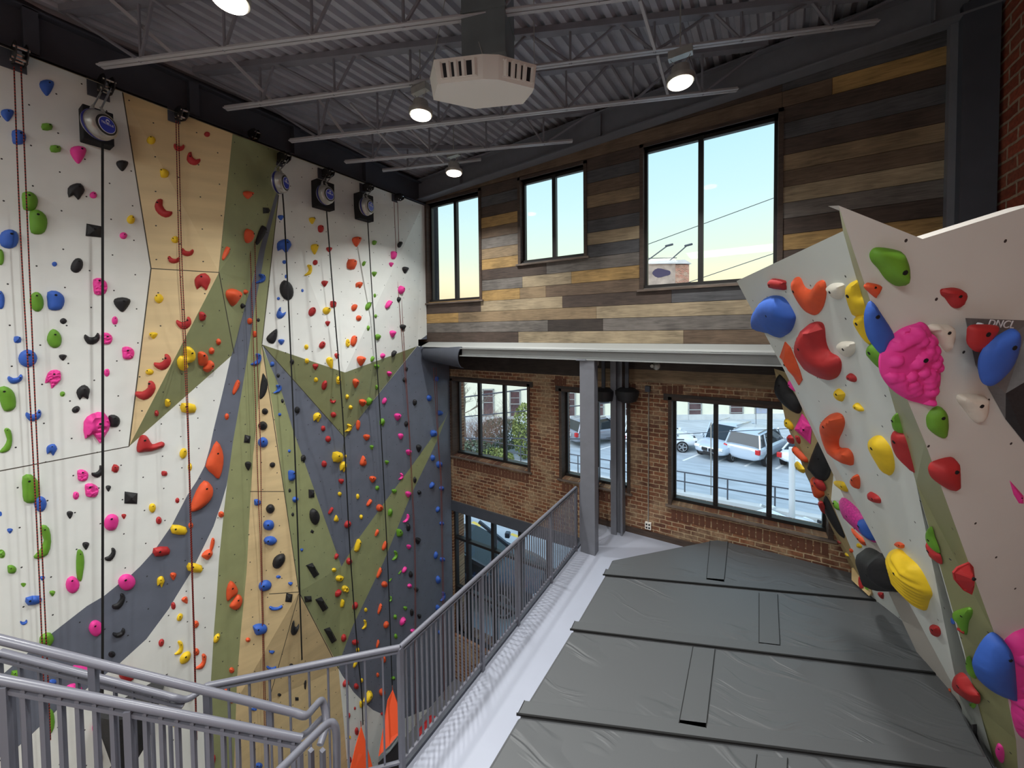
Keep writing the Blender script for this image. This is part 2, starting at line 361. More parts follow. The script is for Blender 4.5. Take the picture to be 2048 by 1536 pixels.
# ================================================================== ROOM SHELL
XL, YW, YB, ZG, ZE = -6.05, 6.13, 6.88, -4.8, -3.75
def wall_cells(mb, axis, a0, a1, z0, z1, t0, t1, holes, mi=0):
    xs = sorted({a0, a1, *[h[0] for h in holes], *[h[1] for h in holes]}); zs = sorted({z0, z1, *[h[2] for h in holes], *[h[3] for h in holes]})
    xs = [x for x in xs if a0 <= x <= a1]; zs = [z for z in zs if z0 <= z <= z1]
    for i in range(len(xs)-1):
        for j in range(len(zs)-1):
            cx, cz = (xs[i]+xs[i+1])/2, (zs[j]+zs[j+1])/2
            if any(h[0] < cx < h[1] and h[2] < cz < h[3] for h in holes): continue
            if axis == 'X': mb.box((xs[i], t0, zs[j]), (xs[i+1], t1, zs[j+1]), mi)
            else: mb.box((t0, xs[i], zs[j]), (t1, xs[i+1], zs[j+1]), mi)
UPW = [(-6.0, -4.57, 4.31, 6.44, [(-5.27)]), (-3.63, -2.37, 4.92, 6.44, [-2.98]), (-1.42, .31, 4.3, 6.46, [-.62])]
LOW = [(-6.0, -3.93, .72, 2.5, [-5.36, -4.66]), (-3.17, -1.86, .72, 2.46, [-2.5]), (-1.13, .97, .68, 2.46, [-.47, .27])]
DOORW = (-6.05, -2.9, -3.7, -.61)
# ---- upper boarded wall
PC = {'T': (138, 118, 92), 'L': (158, 142, 116), 'Y': (166, 134, 84), 'D': (78, 65, 58), 'G': (112, 106, 101), 'S': (82, 82, 85), 'B': (106, 88, 72), 'K': (62, 54, 50)}
pm = {k: wood_mat('plank_'+n, PC[k]) for k, n in zip('TLYDGSBK', ['tan', 'light', 'honey', 'umber', 'grey', 'slate', 'brown', 'dark'])}
pk = list(pm); mb = MB()
wall_cells(mb, 'X', -6.5, 2.6, 3.35, 7.5, YW+.02, YW+.2, UPW, 0)
rows = [  # bottom to top: [(px end, colour)...]; px measured along the row
    [(1037, 'D'), (1367, 'L'), (9999, 'B')], [(1096, 'G'), (1206, 'K'), (9999, 'G')], [(917, 'Y'), (1193, 'T'), (9999, 'L')],
    [(962, 'D'), (1125, 'L'), (1343, 'D'), (9999, 'S')], [(1040, 'Y'), (1092, 'T'), (1285, 'B'), (9999, 'G')], [(1045, 'G'), (1143, 'L'), (1285, 'Y'), (9999, 'D')],
    [(1093, 'D'), (1290, 'G'), (9999, 'Y')], [(1040, 'Y'), (1290, 'S'), (9999, 'D')], [(1040, 'T'), (1290, 'L'), (9999, 'G')], [(1040, 'G'), (1290, 'S'), (9999, 'L')],
    [(1040, 'B'), (1290, 'D'), (9999, 'B')], [(1040, 'Y'), (1290, 'T'), (9999, 'T')], [(1040, 'D'), (1290, 'B'), (9999, 'D')], [(1040, 'S'), (1290, 'S'), (9999, 'S')],
    [(1040, 'D'), (1290, 'D'), (9999, 'D')], [(1040, 'B'), (1563, 'B'), (1662, 'B'), (9999, 'Y')], [(1040, 'D'), (1563, 'D'), (9999, 'S')], [(9999, 'S')]]
z = 3.44; rh = .205
for r in rows:
    x0 = -6.3
    for (pe, c) in r:
        x1 = 1.9 if pe == 9999 else onY(pe, 700-(z-3.4)*110, YW).x
        cells = MB(); wall_cells(cells, 'X', x0+.002, x1-.002, z+.003, z+rh-.003, YW-.003, YW+.02, UPW)
        mb.add(cells.v, cells.f, 1+pk.index(c)); x0 = x1
        if x1 >= 1.9: break
    z += rh
struct(mb.build('wall_far', [M['wframe']]+[pm[k] for k in pk]))
# ---- lower brick wall, with the boarded band above the windows
mb = MB(); wall_cells(mb, 'X', -7.2, 3.2, ZG, 2.98, YB, YB+.42, LOW+[(DOORW[0], DOORW[1], DOORW[2], DOORW[3])], 0)
for x0, x1, z0, z1, c in [(-7, -2.6, 2.78, 3.2, 8), (-2.6, -1.9, 2.72, 2.95, 7), (-2.6, -1.9, 2.95, 3.2, 8), (-1.9, 3.1, 2.74, 2.96, 7), (-1.9, 3.1, 2.96, 3.2, 8)]:
    mb.box((x0, YB-.03, z0), (x1-.004, YB, z1), 1 if c == 7 else 2)
mb.box((-7, YB, 2.98), (3.2, YB+.42, 3.2), 2)
struct(mb.build('wall_brick', [M['brick'], pm['T'], pm['K']]))
mb = MB()
for (x0, x1, z0, z1, _) in LOW: mb.box((x0-.12, YB-.02, z1-.01), (x1+.12, YB+.02, z1+.1))
struct(mb.build('trim_7', pm['K']))
# arched brick lintels over the lower windows (soldier course)
mb = MB()
for (x0, x1, z0, z1, _) in LOW:
    n = int((x1-x0+.3)/.085)
    for i in range(n):
        t = (i+.5)/n; x = x0-.15+(x1-x0+.3)*t; zz = z1+.1+.04*(1-(2*t-1)**2)
        if zz+.14 < 2.72 and x < 2: mb.box((x-.035, YB-.012, zz), (x+.035, YB+.01, zz+.13))
    n = int((x1-x0)/.085)
    for i in range(n):
        x = x0+(x1-x0)*(i+.5)/n; mb.box((x-.035, YB-.008, z0-.27), (x+.035, YB+.01, z0-.1))
struct(mb.build('trim_1', new_mat('soldier_brick', (98, 62, 46), .85)))
mb = MB(); mb.box((-7, YW, 3.2), (3.2, YB+.42, 3.36)); struct(mb.build('ceiling_soffit', M['dark']))
# ---- windows: frame, mullions, glass, inner trim
def window(n, X0, X1, Z0, Z1, mull, Y, depth, label=None):
    root = empty('window_%d' % n, ((X0+X1)/2, Y, Z0)); struct(root); yf = Y+depth
    mb = MB(); w = .05
    mb.box((X0, yf, Z0), (X0+w, yf+.07, Z1)); mb.box((X1-w, yf, Z0), (X1, yf+.07, Z1)); mb.box((X0, yf-.05, Z0-.02), (X1, yf+.07, Z0+w)); mb.box((X0, yf, Z1-w), (X1, yf+.07, Z1))
    for m_ in mull: mb.box((m_-.035, yf-.01, Z0), (m_+.035, yf+.07, Z1))
    o = part(mb, 'window_frame', M['wframe'], root)
    mb = MB(); t = .07
    mb.box((X0-.08, Y-.05, Z0-.05), (X1+.08, Y+depth, Z0-.018)); part(mb, 'window_sill', M['sill'], root)
    mb = MB(); mb.box((X0-.045, Y-.025, Z0-.05), (X0+.012, Y+depth, Z1+.05)); mb.box((X1-.012, Y-.025, Z0-.05), (X1+.045, Y+depth, Z1+.05)); mb.box((X0-.045, Y-.025, Z1), (X1+.045, Y+depth, Z1+.05))
    part(mb, 'window_trim', M['wtrim'], root)
    ed = [X0]+list(mull)+[X1]
    for a, b in zip(ed[:-1], ed[1:]):
        mb = MB(); mb.box((a+.03, yf+.03, Z0+.04), (b-.03, yf+.036, Z1-.04)); part(mb, 'pane', M['glass'], root)
for i, (a, b, c, d, ml) in enumerate(UPW): window(i+1, a, b, c, d, ml, YW, .09)
for i, (a, b, c, d, ml) in enumerate(LOW): window(i+4, a, b, c, d, ml, YB, .2)
# ---- storefront glazing downstairs with its steel header
mb = MB(); mb.box((-6.5, YB-.05, -.62), (-2.5, YB+.2, -.39)); struct(mb.build('trim_2', M['darksteel']))
root = empty('window_7', (-4.5, YB, -3.7)); struct(root); mb = MB()
for x in (-6.05, -5.66, -4.92, -4.2, -3.5, -2.95): mb.box((x-.04, YB+.05, -3.7), (x+.04, YB+.17, -.6))
for z in (-3.7, -2.55, -1.33, -.66): mb.box((-6.05, YB+.06, z-.03), (-2.9, YB+.16, z+.03))
part(mb, 'window_frame', M['wframe'], root)
mb = MB(); mb.box((-6.05, YB+.1, -3.7), (-2.9, YB+.106, -.62)); part(mb, 'pane', M['glass'], root)
# ---- right brick wall, back and outer walls (close the hall behind the viewer)
mb = MB(); mb.box((2.15, -5.5, -.3), (2.5, YB, 8.2)); struct(mb.build('wall_right', M['redbrick']))
mb = MB(); mb.box((-7.2, -5.9, ZG), (2.6, -5.5, 8.2)); struct(mb.build('wall_back', new_mat('pale_wall', (196, 192, 184), .9)))
mb = MB(); mb.box((-7.2, -5.6, ZG), (-6.75, 7.3, 8.0)); struct(mb.build('wall_left', M['dark']))
# ---- floors
mb = MB(); mb.box((-7.2, -5.6, ZG-.3), (3.2, YB, ZG)); struct(mb.build('floor_lower', mottle(new_mat('lower_floor', (104, 104, 108), .7), (104, 104, 108), .1, 3)))
mb = MB(); mb.box((-2.42, 1.2, -.28), (2.15, YB, 0)); mb.prism([(-2.42, 2.1, 0), (-3.37, 1.1, 0), (-3.37, -1, 0), (2.15, -1, 0), (2.15, 1.2, 0), (-2.42, 1.2, 0)], (0, 0, -.28)); struct(mb.build('floor_mezzanine', M['floor']))
mb = MB(); mb.box((-2.46, 2.1, -.34), (-2.42, YB, .03)); struct(mb.build('trim_3', M['darksteel']))
mb = MB(); mb.box((-2.42, YB-.035, 0), (.2, YB, .1)); struct(mb.build('baseboard_far', M['wtrim']))
# wall under the mezzanine so that the lower hall is closed
mb = MB(); mb.box((-1.2, 0, ZG), (-1.0, YB, -.28)); struct(mb.build('wall_under', M['dark']))
# ---- roof deck (corrugated), sloping gently up to the right
def deckz(x): return 7.02+.05*(x+6)
dirr = Vector((.052, 1, 0)).normalized()     # rib direction in plan
perp = Vector((dirr.y, -dirr.x, 0))
mb = MB(); k = -9.0; prof = [(0, 0), (.062, 0), (.085, .055), (.128, .055), (.15, 0)]
pts = []
while k < 4.2:
    for a, h in prof[:-1]: pts.append((k+a, h))
    k += .15
o = len(mb.v)
for (a, h) in pts:
    for t in (-5.9, 6.75):
        p = perp*a+dirr*t; mb.v.append((p.x, p.y, deckz(p.x)+h))
for i in range(len(pts)-1):
    mb.f.append([o+2*i, o+2*i+2, o+2*i+3, o+2*i+1]); mb.mi.append(0)
struct(mb.build('ceiling', M['deck'], fixn=False))
# ---- girders (I sections)
def ibeam(mb, p, q, h, w, tf=.02, tw=.015):
    p = Vector(p); q = Vector(q); u = Vector((0, 0, 1))
    mb.bar(p+u*(h-tf/2), q+u*(h-tf/2), w, tf); mb.bar(p+u*tf/2, q+u*tf/2, w, tf); mb.bar(p+u*h/2, q+u*h/2, tw, h-tf)
mb = MB(); g0 = Vector((-6.9, 6.02, 6.46)); g1 = Vector((2.3, 6.02, 6.91)); ibeam(mb, g0, g1, .42, .2)
for x in (-4.9, -2.03, 1.65): mb.bar((x, 6.02, 6.55+.049*(x+6)), (x, 6.02, 6.9+.049*(x+6)), .18, .012)
o = mb.build('far_girder', M['steel']); tag(o, 'long grey steel roof girder running above the boarded wall and its windows', 'beam', kind='structure')
mb = MB(); ibeam(mb, (-6.12, -5.5, 6.43), (-6.12, 6.2, 6.43), .46, .2)
for y in (.75, 2.05, 3.35, 4.65): mb.box((-6.2, y-.05, 6.44), (-6.02, y+.05, 6.88))
mb.box((-6.75, -5.5, 6.38), (-6.2, 6.2, 7.4))
o = mb.build('left_girder', M['darksteel']); tag(o, 'dark steel roof girder running along the top of the tall climbing wall', 'beam', kind='structure')
# steel column in the far right corner + light edge strip + raking beam along brick
mb = MB(); mb.box((1.86, 5.93, 0), (2.12, 6.1, 7.0)); 
o = mb.build('steel_column', M['darksteel']); tag(o, 'dark steel column standing between the boarded wall and the red brick wall', 'column')
mb = MB(); mb.box((1.80, 6.04, 3.4), (1.86, YW, 6.9)); struct(mb.build('trim_4', M['steel']))
mb = MB(); ibeam(mb, (2.0, -5.5, 7.0), (2.0, 6.0, 7.0), .34, .2); o = mb.build('right_girder', M['darksteel']); tag(o, 'dark steel beam running along the top of the red brick wall', 'beam', kind='structure')
# ---- open web joists
JE = [((200, 133), None), ((450, 218), (1755, 45)), ((580, 283), (1475, 180)), ((690, 325), (1145, 283)), ((765, 342), (962, 320))]
JO = []; jn = ['nearest full roof joist, its lower chord crossing above the white air unit', 'second roof joist back, its lower chord ending high up at the far right', 'third roof joist back, passing just behind the white air unit',
               'fourth roof joist back, the short one ending above the middle window', 'shortest roof joist, tucked in the dark far left corner']
for idx, (a, b) in enumerate(JE):
    A = onX(*a, -5.65)
    if b: B = onY(*b, 5.82)
    else: B = A+Vector((1, .515, .055))*7.3
    D = (B-A).normalized(); hh = .44
    tz = lambda p: deckz(p.x)-.035
    TA = A-D*.38; TA.z = tz(TA); TB = B+D*.35; TB.z = tz(TB); JO.append((A, B))
    root = thing('roof_joist', A, jn[idx], 'roof joist', 'open web steel joists under the roof deck')
    side = D.cross(Vector((0, 0, 1))).normalized()
    mb = MB()
    for s_ in (-1, 1): mb.bar(A+side*.022*s_, B+side*.022*s_, .034, .012); mb.bar(A+side*.008*s_+Vector((0, 0, .018)), B+side*.008*s_+Vector((0, 0, .018)), .006, .04)
    part(mb, 'bottom_chord', M['chord'], root)
    mb = MB(); mb.bar(TA, TB, .1, .07); part(mb, 'top_chord', M['joist'], root)
    mb = MB(); Ln = (B-A).length; n = max(2, round(Ln/.92)); 
    def tp(t): p = TA.lerp(TB, t); return p
    for i in range(n):
        t0, t1, tm = (i+.12)/n, (i+.88)/n, (i+.5)/n
        mb.tube([tp(i/n), A.lerp(B, tm)], .018, 6); mb.tube([A.lerp(B, tm), tp((i+1)/n)], .018, 6)
        p = A.lerp(B, tm); q = Vector((p.x, p.y, tz(p))); mb.tube([p, q], .015, 6)
    part(mb, 'web', M['joist'], root)
# bridging angles between neighbouring joists (from pixel marks on the two chords)
for n_, (a, b, lab) in enumerate([((222, 0), (343, 106), 'bright sloping brace high at upper left, reaching down to the nearest joist'), ((455, 112), (548, 206), 'sloping brace between the nearest and second joists, left part'),
                     ((638, 200), (688, 268), 'sloping brace left of the hanging lamp, second to third joist'), ((700, 206), (803, 312), 'long sloping brace passing left of the middle lamp'),
                     ((1280, 0), (1310, 100), 'steep brace reaching the second joist near the right lamp'), ((1315, 110), (1336, 190), 'steep brace just left of the right lamp'), ((818, 255), (888, 325), 'sloping brace ending beside the farthest lamp')]):
    zt, zb = 6.99, 6.56
    p = onz(*a, zt); q = onz(*b, zb+.05*(onz(*b, zb).x+5.8)); mb = MB(); mb.bar(p, q, .03, .03)
    o = mb.build('bridging_brace', M['chord']); tag(o, lab, 'brace', 'sloping braces between the roof joists')
# ---- high bay lamps
def high_bay(p, label):
    x, y, z = p; root = thing('high_bay_lamp', (x, y, z), label, 'ceiling lamp', 'round high bay lamps under the roof')
    mb = MB(); mb.disc((x, y, z-.05), (0, 0, 1), [(0, .135), (.02, .145), (.05, .145), (.06, .1), (.16, .09), (.17, .04)], 28); part(mb, 'housing', M['chrome'] if 0 else M['alu'], root, True)
    mb = MB(); mb.disc((x, y, z-.066), (0, 0, 1), [(0, .118), (.012, .12)], 28); part(mb, 'lens', M['lamp'], root)
    mb = MB(); mb.box((x-.12, y-.04, z+.22), (x+.12, y+.04, z+.3)); part(mb, 'driver_box', M['alu'], root)
    mb = MB()
    for s_ in (-1, 1): mb.tube([(x+.1*s_, y, z+.22), (x+.02*s_, y, z+.11)], .004, 5)
    mb.tube([(x, y, z+.28), (x, y, deckz(x)-.02)], .008, 5); part(mb, 'hanger', M['alu'], root)
for p, l in zip(LAMPS, ['round lit lamp hanging just left of the white air unit', 'round lit lamp hanging right of the air unit, above the big window', 'round lit lamp hanging farthest back, above the middle window', 'round lit lamp at the top edge of the view, upper left']): high_bay(p, l)
# ---- HVAC diffuser with duct
cx, cy, z0, z1 = -2.2, 2.97, 6.0, 6.22
root = thing('air_unit', (cx, cy, z0), 'white eight-sided air diffuser hanging from the roof on a square duct', 'air diffuser')
hx, hy = R.to_2d().normalized(), F.to_2d().normalized(); ang0 = math.radians(20)
def oct_(r, cut, z, rot=ang0):
    pts = []
    for s1, s2 in [(1, 0), (0, 1), (-1, 0), (0, -1)]:
        for t in (-cut, cut):
            a = (s1*r - s2*t if s2 else s1*r, 0); 
            x, y = (s1*r, t*s1) if s1 else (-t*s2, s2*r)
            pts.append((cx+x*math.cos(rot)-y*math.sin(rot), cy+x*math.sin(rot)+y*math.cos(rot), z))
    return pts
b0 = [onz(x, y, z0) for x, y in [(875, 168), (966, 158), (997, 159), (1068, 177), (1064, 186), (1046, 208), (950, 218), (867, 200)]]
cc = sum(b0, Vector())/8; b1 = [Vector((cc.x+(v.x-cc.x)*1.06, cc.y+(v.y-cc.y)*1.06, z1)) for v in b0]; cx, cy = cc.x, cc.y; mb = MB()
o = mb.add(b0+b1, []); n = 8
mb.f.append([o+i for i in range(8)][::-1]); mb.mi.append(0); mb.f.append([o+8+i for i in range(8)]); mb.mi.append(0)
for i in range(8): mb.f.append([o+i, o+(i+1) % 8, o+8+(i+1) % 8, o+8+i]); mb.mi.append(0)
part(mb, 'diffuser_body', M['cover'], root)
for i in (0, 2, 5, 6):
    A0, A1, B0, B1 = [Vector(q) for q in (b0[i], b0[i+1], b1[i], b1[i+1])]; nrm = ((A0+A1)/2-Vector((cx, cy, z0))); nrm.z = 0; nrm.normalize()
    def q(u, v, d=0): return A0.lerp(A1, u).lerp(B0.lerp(B1, u), v)+nrm*d
    mb = MB(); mb.prism([q(.14, .2, .004), q(.86, .2, .004), q(.86, .8, .004), q(.14, .8, .004)], nrm*.004); g = part(mb, 'grille', M['dark'], root)
    mb = MB()
    for u in (.12, .3, .46, .62, .84): mb.prism([q(u, .16, .003), q(u+.055, .16, .003), q(u+.055, .84, .003), q(u, .84, .003)], nrm*.03)
    mb.prism([q(.1, .8, .003), q(.9, .8, .003), q(.9, .86, .003), q(.1, .86, .003)], nrm*.012); mb.prism([q(.1, .14, .003), q(.9, .14, .003), q(.9, .2, .003), q(.1, .2, .003)], nrm*.012)
    part(mb, 'louvre', M['cover'], root)
mb = MB(); c_, s_ = math.cos(ang0), math.sin(ang0)
dk = [(-.21, -.21), (.21, -.21), (.21, .21), (-.21, .21)]; mb.prism([(cx+x*c_-y*s_, cy+x*s_+y*c_, z1) for x, y in dk], (0, 0, deckz(cx)-z1+.02)); d_ = part(mb, 'duct', M['galv'], root)
mb = MB()
for zz in (6.62,): mb.prism([(cx+x*1.03*c_-y*1.03*s_, cy+x*1.03*s_+y*1.03*c_, zz) for x, y in dk], (0, 0, .03))
part(mb, 'duct_flange', M['galv'], root)
mb = MB()
for i in (1, 4, 7): mb.tube([b1[i], (b1[i][0]*1.0+.1*(i-4), b1[i][1], deckz(cx)-.05)], .004, 5)
part(mb, 'hanger_rod', M['alu'], root)
# ---- ledge beam, capping and padded column set
mb = MB(); xa, xb = -4.86, 1.7
mb.box((xa, 5.88, 3.18), (xb, 5.9, 3.33)); mb.box((xa, 5.8, 3.32), (xb, 5.9, 3.335)); mb.box((xa, 5.8, 3.175), (xb, 5.9, 3.19)); mb.box((xa, 5.9, 3.18), (xb, YW+.02, 3.2))
o = mb.build('ledge_beam', M['beam']); tag(o, 'light grey steel channel beam spanning across under the boarded wall', 'beam')
mb = MB(); mb.prism([(-6.0, 5.9, 3.34), (-6.0, YW-.004, 3.34), (-6.0, YW-.004, 3.44), (-6.0, 5.93, 3.37)], (7.7, 0, 0)); struct(mb.build('trim_5', M['trimw']))
def seg_at(px, py, Y): return onY(px, py, Y)
mb = MB(); x0 = onY(1161, 1090, 5.82).x; x1 = onY(1190, 1095, 5.82).x; mb.box((x0, 5.82, 0), (x1, 5.99, 3.18)); mb.box((x0-.05, 5.78, 3.165), (x0+.12, 5.85, 3.19))
o = mb.build('square_column', M['steel'], bevel=.006); tag(o, 'grey square steel column standing in the railing line, holding the ledge beam', 'column')
x0 = onY(1223, 1058, 6.66).x; x1 = x0+.2; mb = MB(); mb.box((x0, 6.64, 0), (x0+.03, 6.84, 3.2)); mb.box((x1-.03, 6.64, 0), (x1, 6.84, 3.2)); mb.box((x0, 6.73, 0), (x1, 6.75, 3.2)); mb.box((x0, 6.62, 0), (x0+.1, 6.65, 3.2))
o = mb.build('flanged_column', M['steel']); tag(o, 'grey H-section steel column just in front of the brick wall window', 'column')
# curved black half pipe at the corner by the climbing wall
mb = MB(); o = len(mb.v); P0 = Vector((-5.98, 5.92, 3.2)); P1 = Vector((-4.88, 5.84, 3.14)); n = 10
ring = [(math.cos(a), math.sin(a)) for a in [math.radians(100+k*19) for k in range(n)]]
for P, r in ((P0, .16), (P1, .22)):
    for c, s__ in ring: mb.v.append((P.x, P.y+c*r*.8+.1, P.z+s__*r))
    for c, s__ in ring: mb.v.append((P.x, P.y+c*r*.72+.1, P.z+s__*r*.92))
for i in range(n-1):
    for a, b in ((0, 2*n),):
        mb.f.append([i, i+1, 2*n+i+1, 2*n+i]); mb.f.append([n+i, n+i+1, 3*n+i+1, 3*n+i][::-1]); mb.f.append([i, i+1, n+i+1, n+i]); mb.f.append([2*n+i, 2*n+i+1, 3*n+i+1, 3*n+i])
        mb.mi += [0]*4
o = mb.build('curved_guard', M['darksteel'], smooth=True); tag(o, 'curved dark sheet guard wrapped round the left end of the ledge beam', 'guard')
# two black rounded fixtures by the second column, small wall items
for (px, w, lab) in [(1207, .36, 'black rounded hanging fixture, left one beside the second column'), (1254, .4, 'black rounded hanging fixture, right one beside the second column')]:
    c = onY(px, 786, 6.6); root = thing('hanging_fixture', c+Vector((0, 0, .1)), lab, 'fixture', 'black rounded fixtures hanging by the column'); mb = MB()
    mb.disc(c+Vector((0, 0, -.16)), (0, 0, 1), [(0, .1), (.03, .16), (.14, w/2), (.2, w/2), (.25, .12)], 20); part(mb, 'shell', M['black'], root, True)
    mb = MB(); mb.box((c.x-.03, c.y-.02, c.z), (c.x+.03, c.y+.02, 3.2)); part(mb, 'bracket', M['darksteel'], root)
for (px, py, lab, Y) in [(1313, 732, 'small round grey sensor on the dark boards above the rightmost window', YB-.03), (1192, 726, 'small round grey sensor right beside the square column top', YB-.03)]:
    c = onY(px, py, Y); mb = MB(); mb.disc(c, (0, -1, 0), [(-.002, .07), (.03, .065), (.05, .03)], 16); mb.disc(c+Vector((-.06, 0, 0)), (0, -1, 0), [(-.002, .03), (.07, .03)], 10)
    tag(mb.build('wall_sensor', M['alu'], smooth=True), lab, 'sensor', 'small round sensors on the dark boards')
a = onY(1298, 777, YB); b = onY(1297, 1050, YB)
root = thing('outlet_conduit', b, 'thin conduit running down the brick wall to a white power outlet', 'conduit')
mb = MB(); mb.tube([a+Vector((0, -.02, 0)), b+Vector((0, -.02, .05))], .009, 6); part(mb, 'conduit', M['alu'], root)
mb = MB(); mb.box((b.x-.05, YB-.05, b.z-.06), (b.x+.05, YB, b.z+.06)); ob = part(mb, 'outlet_box', M['cover'], root)
mb = MB()
for dx in (-.022, .022):
    for dz in (-.028, .028): mb.box((b.x+dx-.014, YB-.053, b.z+dz-.016), (b.x+dx+.014, YB-.049, b.z+dz+.016))
part(mb, 'socket', M['dark'], root)
mb = MB(); mb.box((a.x-.05, YB-.09, a.z-.05), (a.x+.03, YB, a.z+.05)); part(mb, 'junction_box', M['darksteel'], root)
# ================================================================== TALL CLIMBING WALL (left)
def flat(px, py): p = onX(px, py, XL); return Vector((p.y, p.z))
def pxof(y, z): return proj(Vector((XL, y, z)))
stripeL = [(553, 385), (548, 400), (532, 455), (519, 500), (506, 560), (490, 612), (469, 693), (461, 716), (450, 765), (440, 807), (427, 860), (420, 894), (409, 933), (394, 961), (375, 990), (352, 1034), (344, 1050), (308, 1102), (280, 1133), (263, 1149), (235, 1170), (208, 1192), (174, 1212), (106, 1265), (48, 1312), (5, 1349), (-60, 1395), (-150, 1450)]
stripeR = [(-150, 1560), (-20, 1525), (29, 1500), (61, 1471), (116, 1418), (169, 1381), (239, 1327), (293, 1278), (338, 1217), (352, 1193), (383, 1143), (407, 1094), (427, 1053), (443, 1006), (453, 972), (459, 935), (466, 883), (470, 860), (483, 786), (500, 682), (511, 604), (520, 560), (530, 500), (545, 440), (557, 392)]
REG = [  # (colour, polygon in the photo's picture of the flat wall), first match wins
    ('slate', stripeL+stripeR),
    ('tan', [(245, 180), (465, 237), (438, 545), (258, 893), (302, 537)]),
    ('olive', [(438, 545), (468, 707), (258, 893)]),
    ('olive', [(456, 951), (448, 1021), (438, 1120), (433, 1198), (428, 1260), (422, 1360), (418, 1600), (414, 2200), (460, 2200), (466, 1600), (474, 1355), (482, 1260), (493, 1146), (500, 1016), (506, 912), (512, 860), (524, 690), (540, 560), (470, 560)]),
    ('olive', [(465, 200), (470, 237), (560, 300), (557, 400), (538, 560), (524, 690), (480, 900), (430, 900), (468, 707), (438, 545)]),
    ('tan', [(524, 690), (547, 826), (552, 860), (568, 981), (591, 1133), (598, 1184), (609, 1204), (668, 1315), (677, 1337), (687, 1440), (695, 1536), (705, 1700), (715, 2200), (455, 2200), (466, 1600), (474, 1355), (482, 1260), (493, 1146), (500, 1016), (506, 912), (512, 860)]),
    ('olive', [(524, 689), (690, 745), (833, 693), (721, 833), (689, 876)]),
    ('slate', [(525, 690), (689, 876), (721, 833), (835, 692), (850, 700), (902, 790), (898, 820), (889, 840), (822, 934), (771, 1002), (715, 1080), (683, 1133), (627, 975), (586, 860), (564, 786), (539, 728)]),
    ('olive', [(524, 690), (539, 728), (564, 786), (586, 860), (627, 975), (683, 1133), (715, 1080), (771, 1002), (822, 934), (898, 820), (930, 770), (930, 800), (875, 880), (820, 994), (768, 1122), (705, 1253), (684, 1310), (677, 1337), (609, 1204), (598, 1184), (568, 981), (547, 826)]),
    ('slate', [(677, 1337), (684, 1350), (707, 1384), (726, 1403), (746, 1420), (771, 1431), (806, 1438), (860, 1445), (930, 1450), (930, 640), (840, 680), (835, 880), (690, 1220)]),
]
SEAM = [((0, 942), (258, 893)), ((-60, 954), (0, 942)), ((245, 180), (302, 537)), ((302, 537), (258, 893)), ((302, 537), (438, 545)), ((465, 237), (438, 545)), ((438, 545), (468, 707)),
        ((524, 690), (568, 981)), ((500, 983), (568, 983)), ((568, 981), (598, 1184)), ((538, 1188), (598, 1184)), ((598, 1187), (538, 1400)), ((598, 1184), (677, 1337)), ((524, 689), (690, 876)), ((689, 876), (686, 905)), ((524, 688), (557, 392))]
FAC = [([(245, 180), (465, 237), (438, 545)], [0, .41, .42]), ([(245, 180), (438, 545), (302, 537)], [0, .42, 0]), ([(302, 537), (438, 545), (258, 893)], [0, .42, 0]), ([(438, 545), (468, 707), (258, 893)], [.42, 0, 0]),
       ([(465, 237), (548, 381), (438, 545)], [.41, 0, .42]), ([(438, 545), (548, 381), (468, 707)], [.42, 0, 0]), ([(465, 237), (560, 310), (548, 381)], [.41, 0, 0]),
       ([(524, 689), (690, 745), (556, 400)], [0, .3, 0]), ([(556, 400), (690, 745), (845, 411)], [0, .3, 0]), ([(845, 411), (690, 745), (835, 692)], [0, .3, 0]),
       ([(524, 689), (690, 745), (690, 876)], [0, .3, 0]), ([(690, 745), (835, 692), (690, 876)], [.3, 0, 0]),
       ([(524, 690), (598, 1184), (485, 1190)], [0, .22, 0]), ([(485, 1190), (598, 1184), (474, 1400)], [0, .22, 0]), ([(524, 690), (683, 1133), (598, 1184)], [0, 0, .22]), ([(598, 1184), (683, 1133), (677, 1337)], [.22, 0, 0]), ([(598, 1184), (677, 1337), (540, 1400)], [.22, 0, 0]), ([(598, 1184), (540, 1400), (474, 1400)], [.22, 0, 0])]
FACF = [([flat(*p) for p in t], o) for t, o in FAC]
def offs(q):
    for t, o in FACF:
        a, b, c = t; d = (b.x-a.x)*(c.y-a.y)-(c.x-a.x)*(b.y-a.y)
        if abs(d) < 1e-9: continue
        u = ((q.x-a.x)*(c.y-a.y)-(c.x-a.x)*(q.y-a.y))/d; v = ((b.x-a.x)*(q.y-a.y)-(q.x-a.x)*(b.y-a.y))/d
        if u >= -1e-4 and v >= -1e-4 and u+v <= 1.0001: return o[0]*(1-u-v)+o[1]*u+o[2]*v
    return 0.
verts = []; edges = []
def addline(pl, closed=True):
    o = len(verts); verts.extend(pl); n = len(pl)
    for i in range(n if closed else n-1): edges.append((o+i, o+(i+1) % n))
outline = [Vector(p) for p in [(-1.6, ZG), (-1.6, 6.42), (6.12, 6.42), (6.12, 3.5), (5.86, 3.5), (5.86, 3.36), (6.84, 3.36), (6.84, ZG)]]
def inside(p): return -1.6 < p.x < 6.84 and ZG < p.y < 6.42
CL = lambda p: Vector((min(max(p.x, -1.59), 6.83), min(max(p.y, ZG+.01), 6.41)))
for _, pl in REG: addline([CL(flat(*p)) for p in pl])
for t, _ in FACF: addline([CL(p) for p in t])
seamq = []
for a, b in SEAM:
    A, B = flat(*a), flat(*b); d = (B-A).normalized(); n = Vector((-d.y, d.x))*.0055; qd = [A+n, B+n, B-n, A-n]; seamq.append(qd); addline([CL(p) for p in qd])
addline(outline)
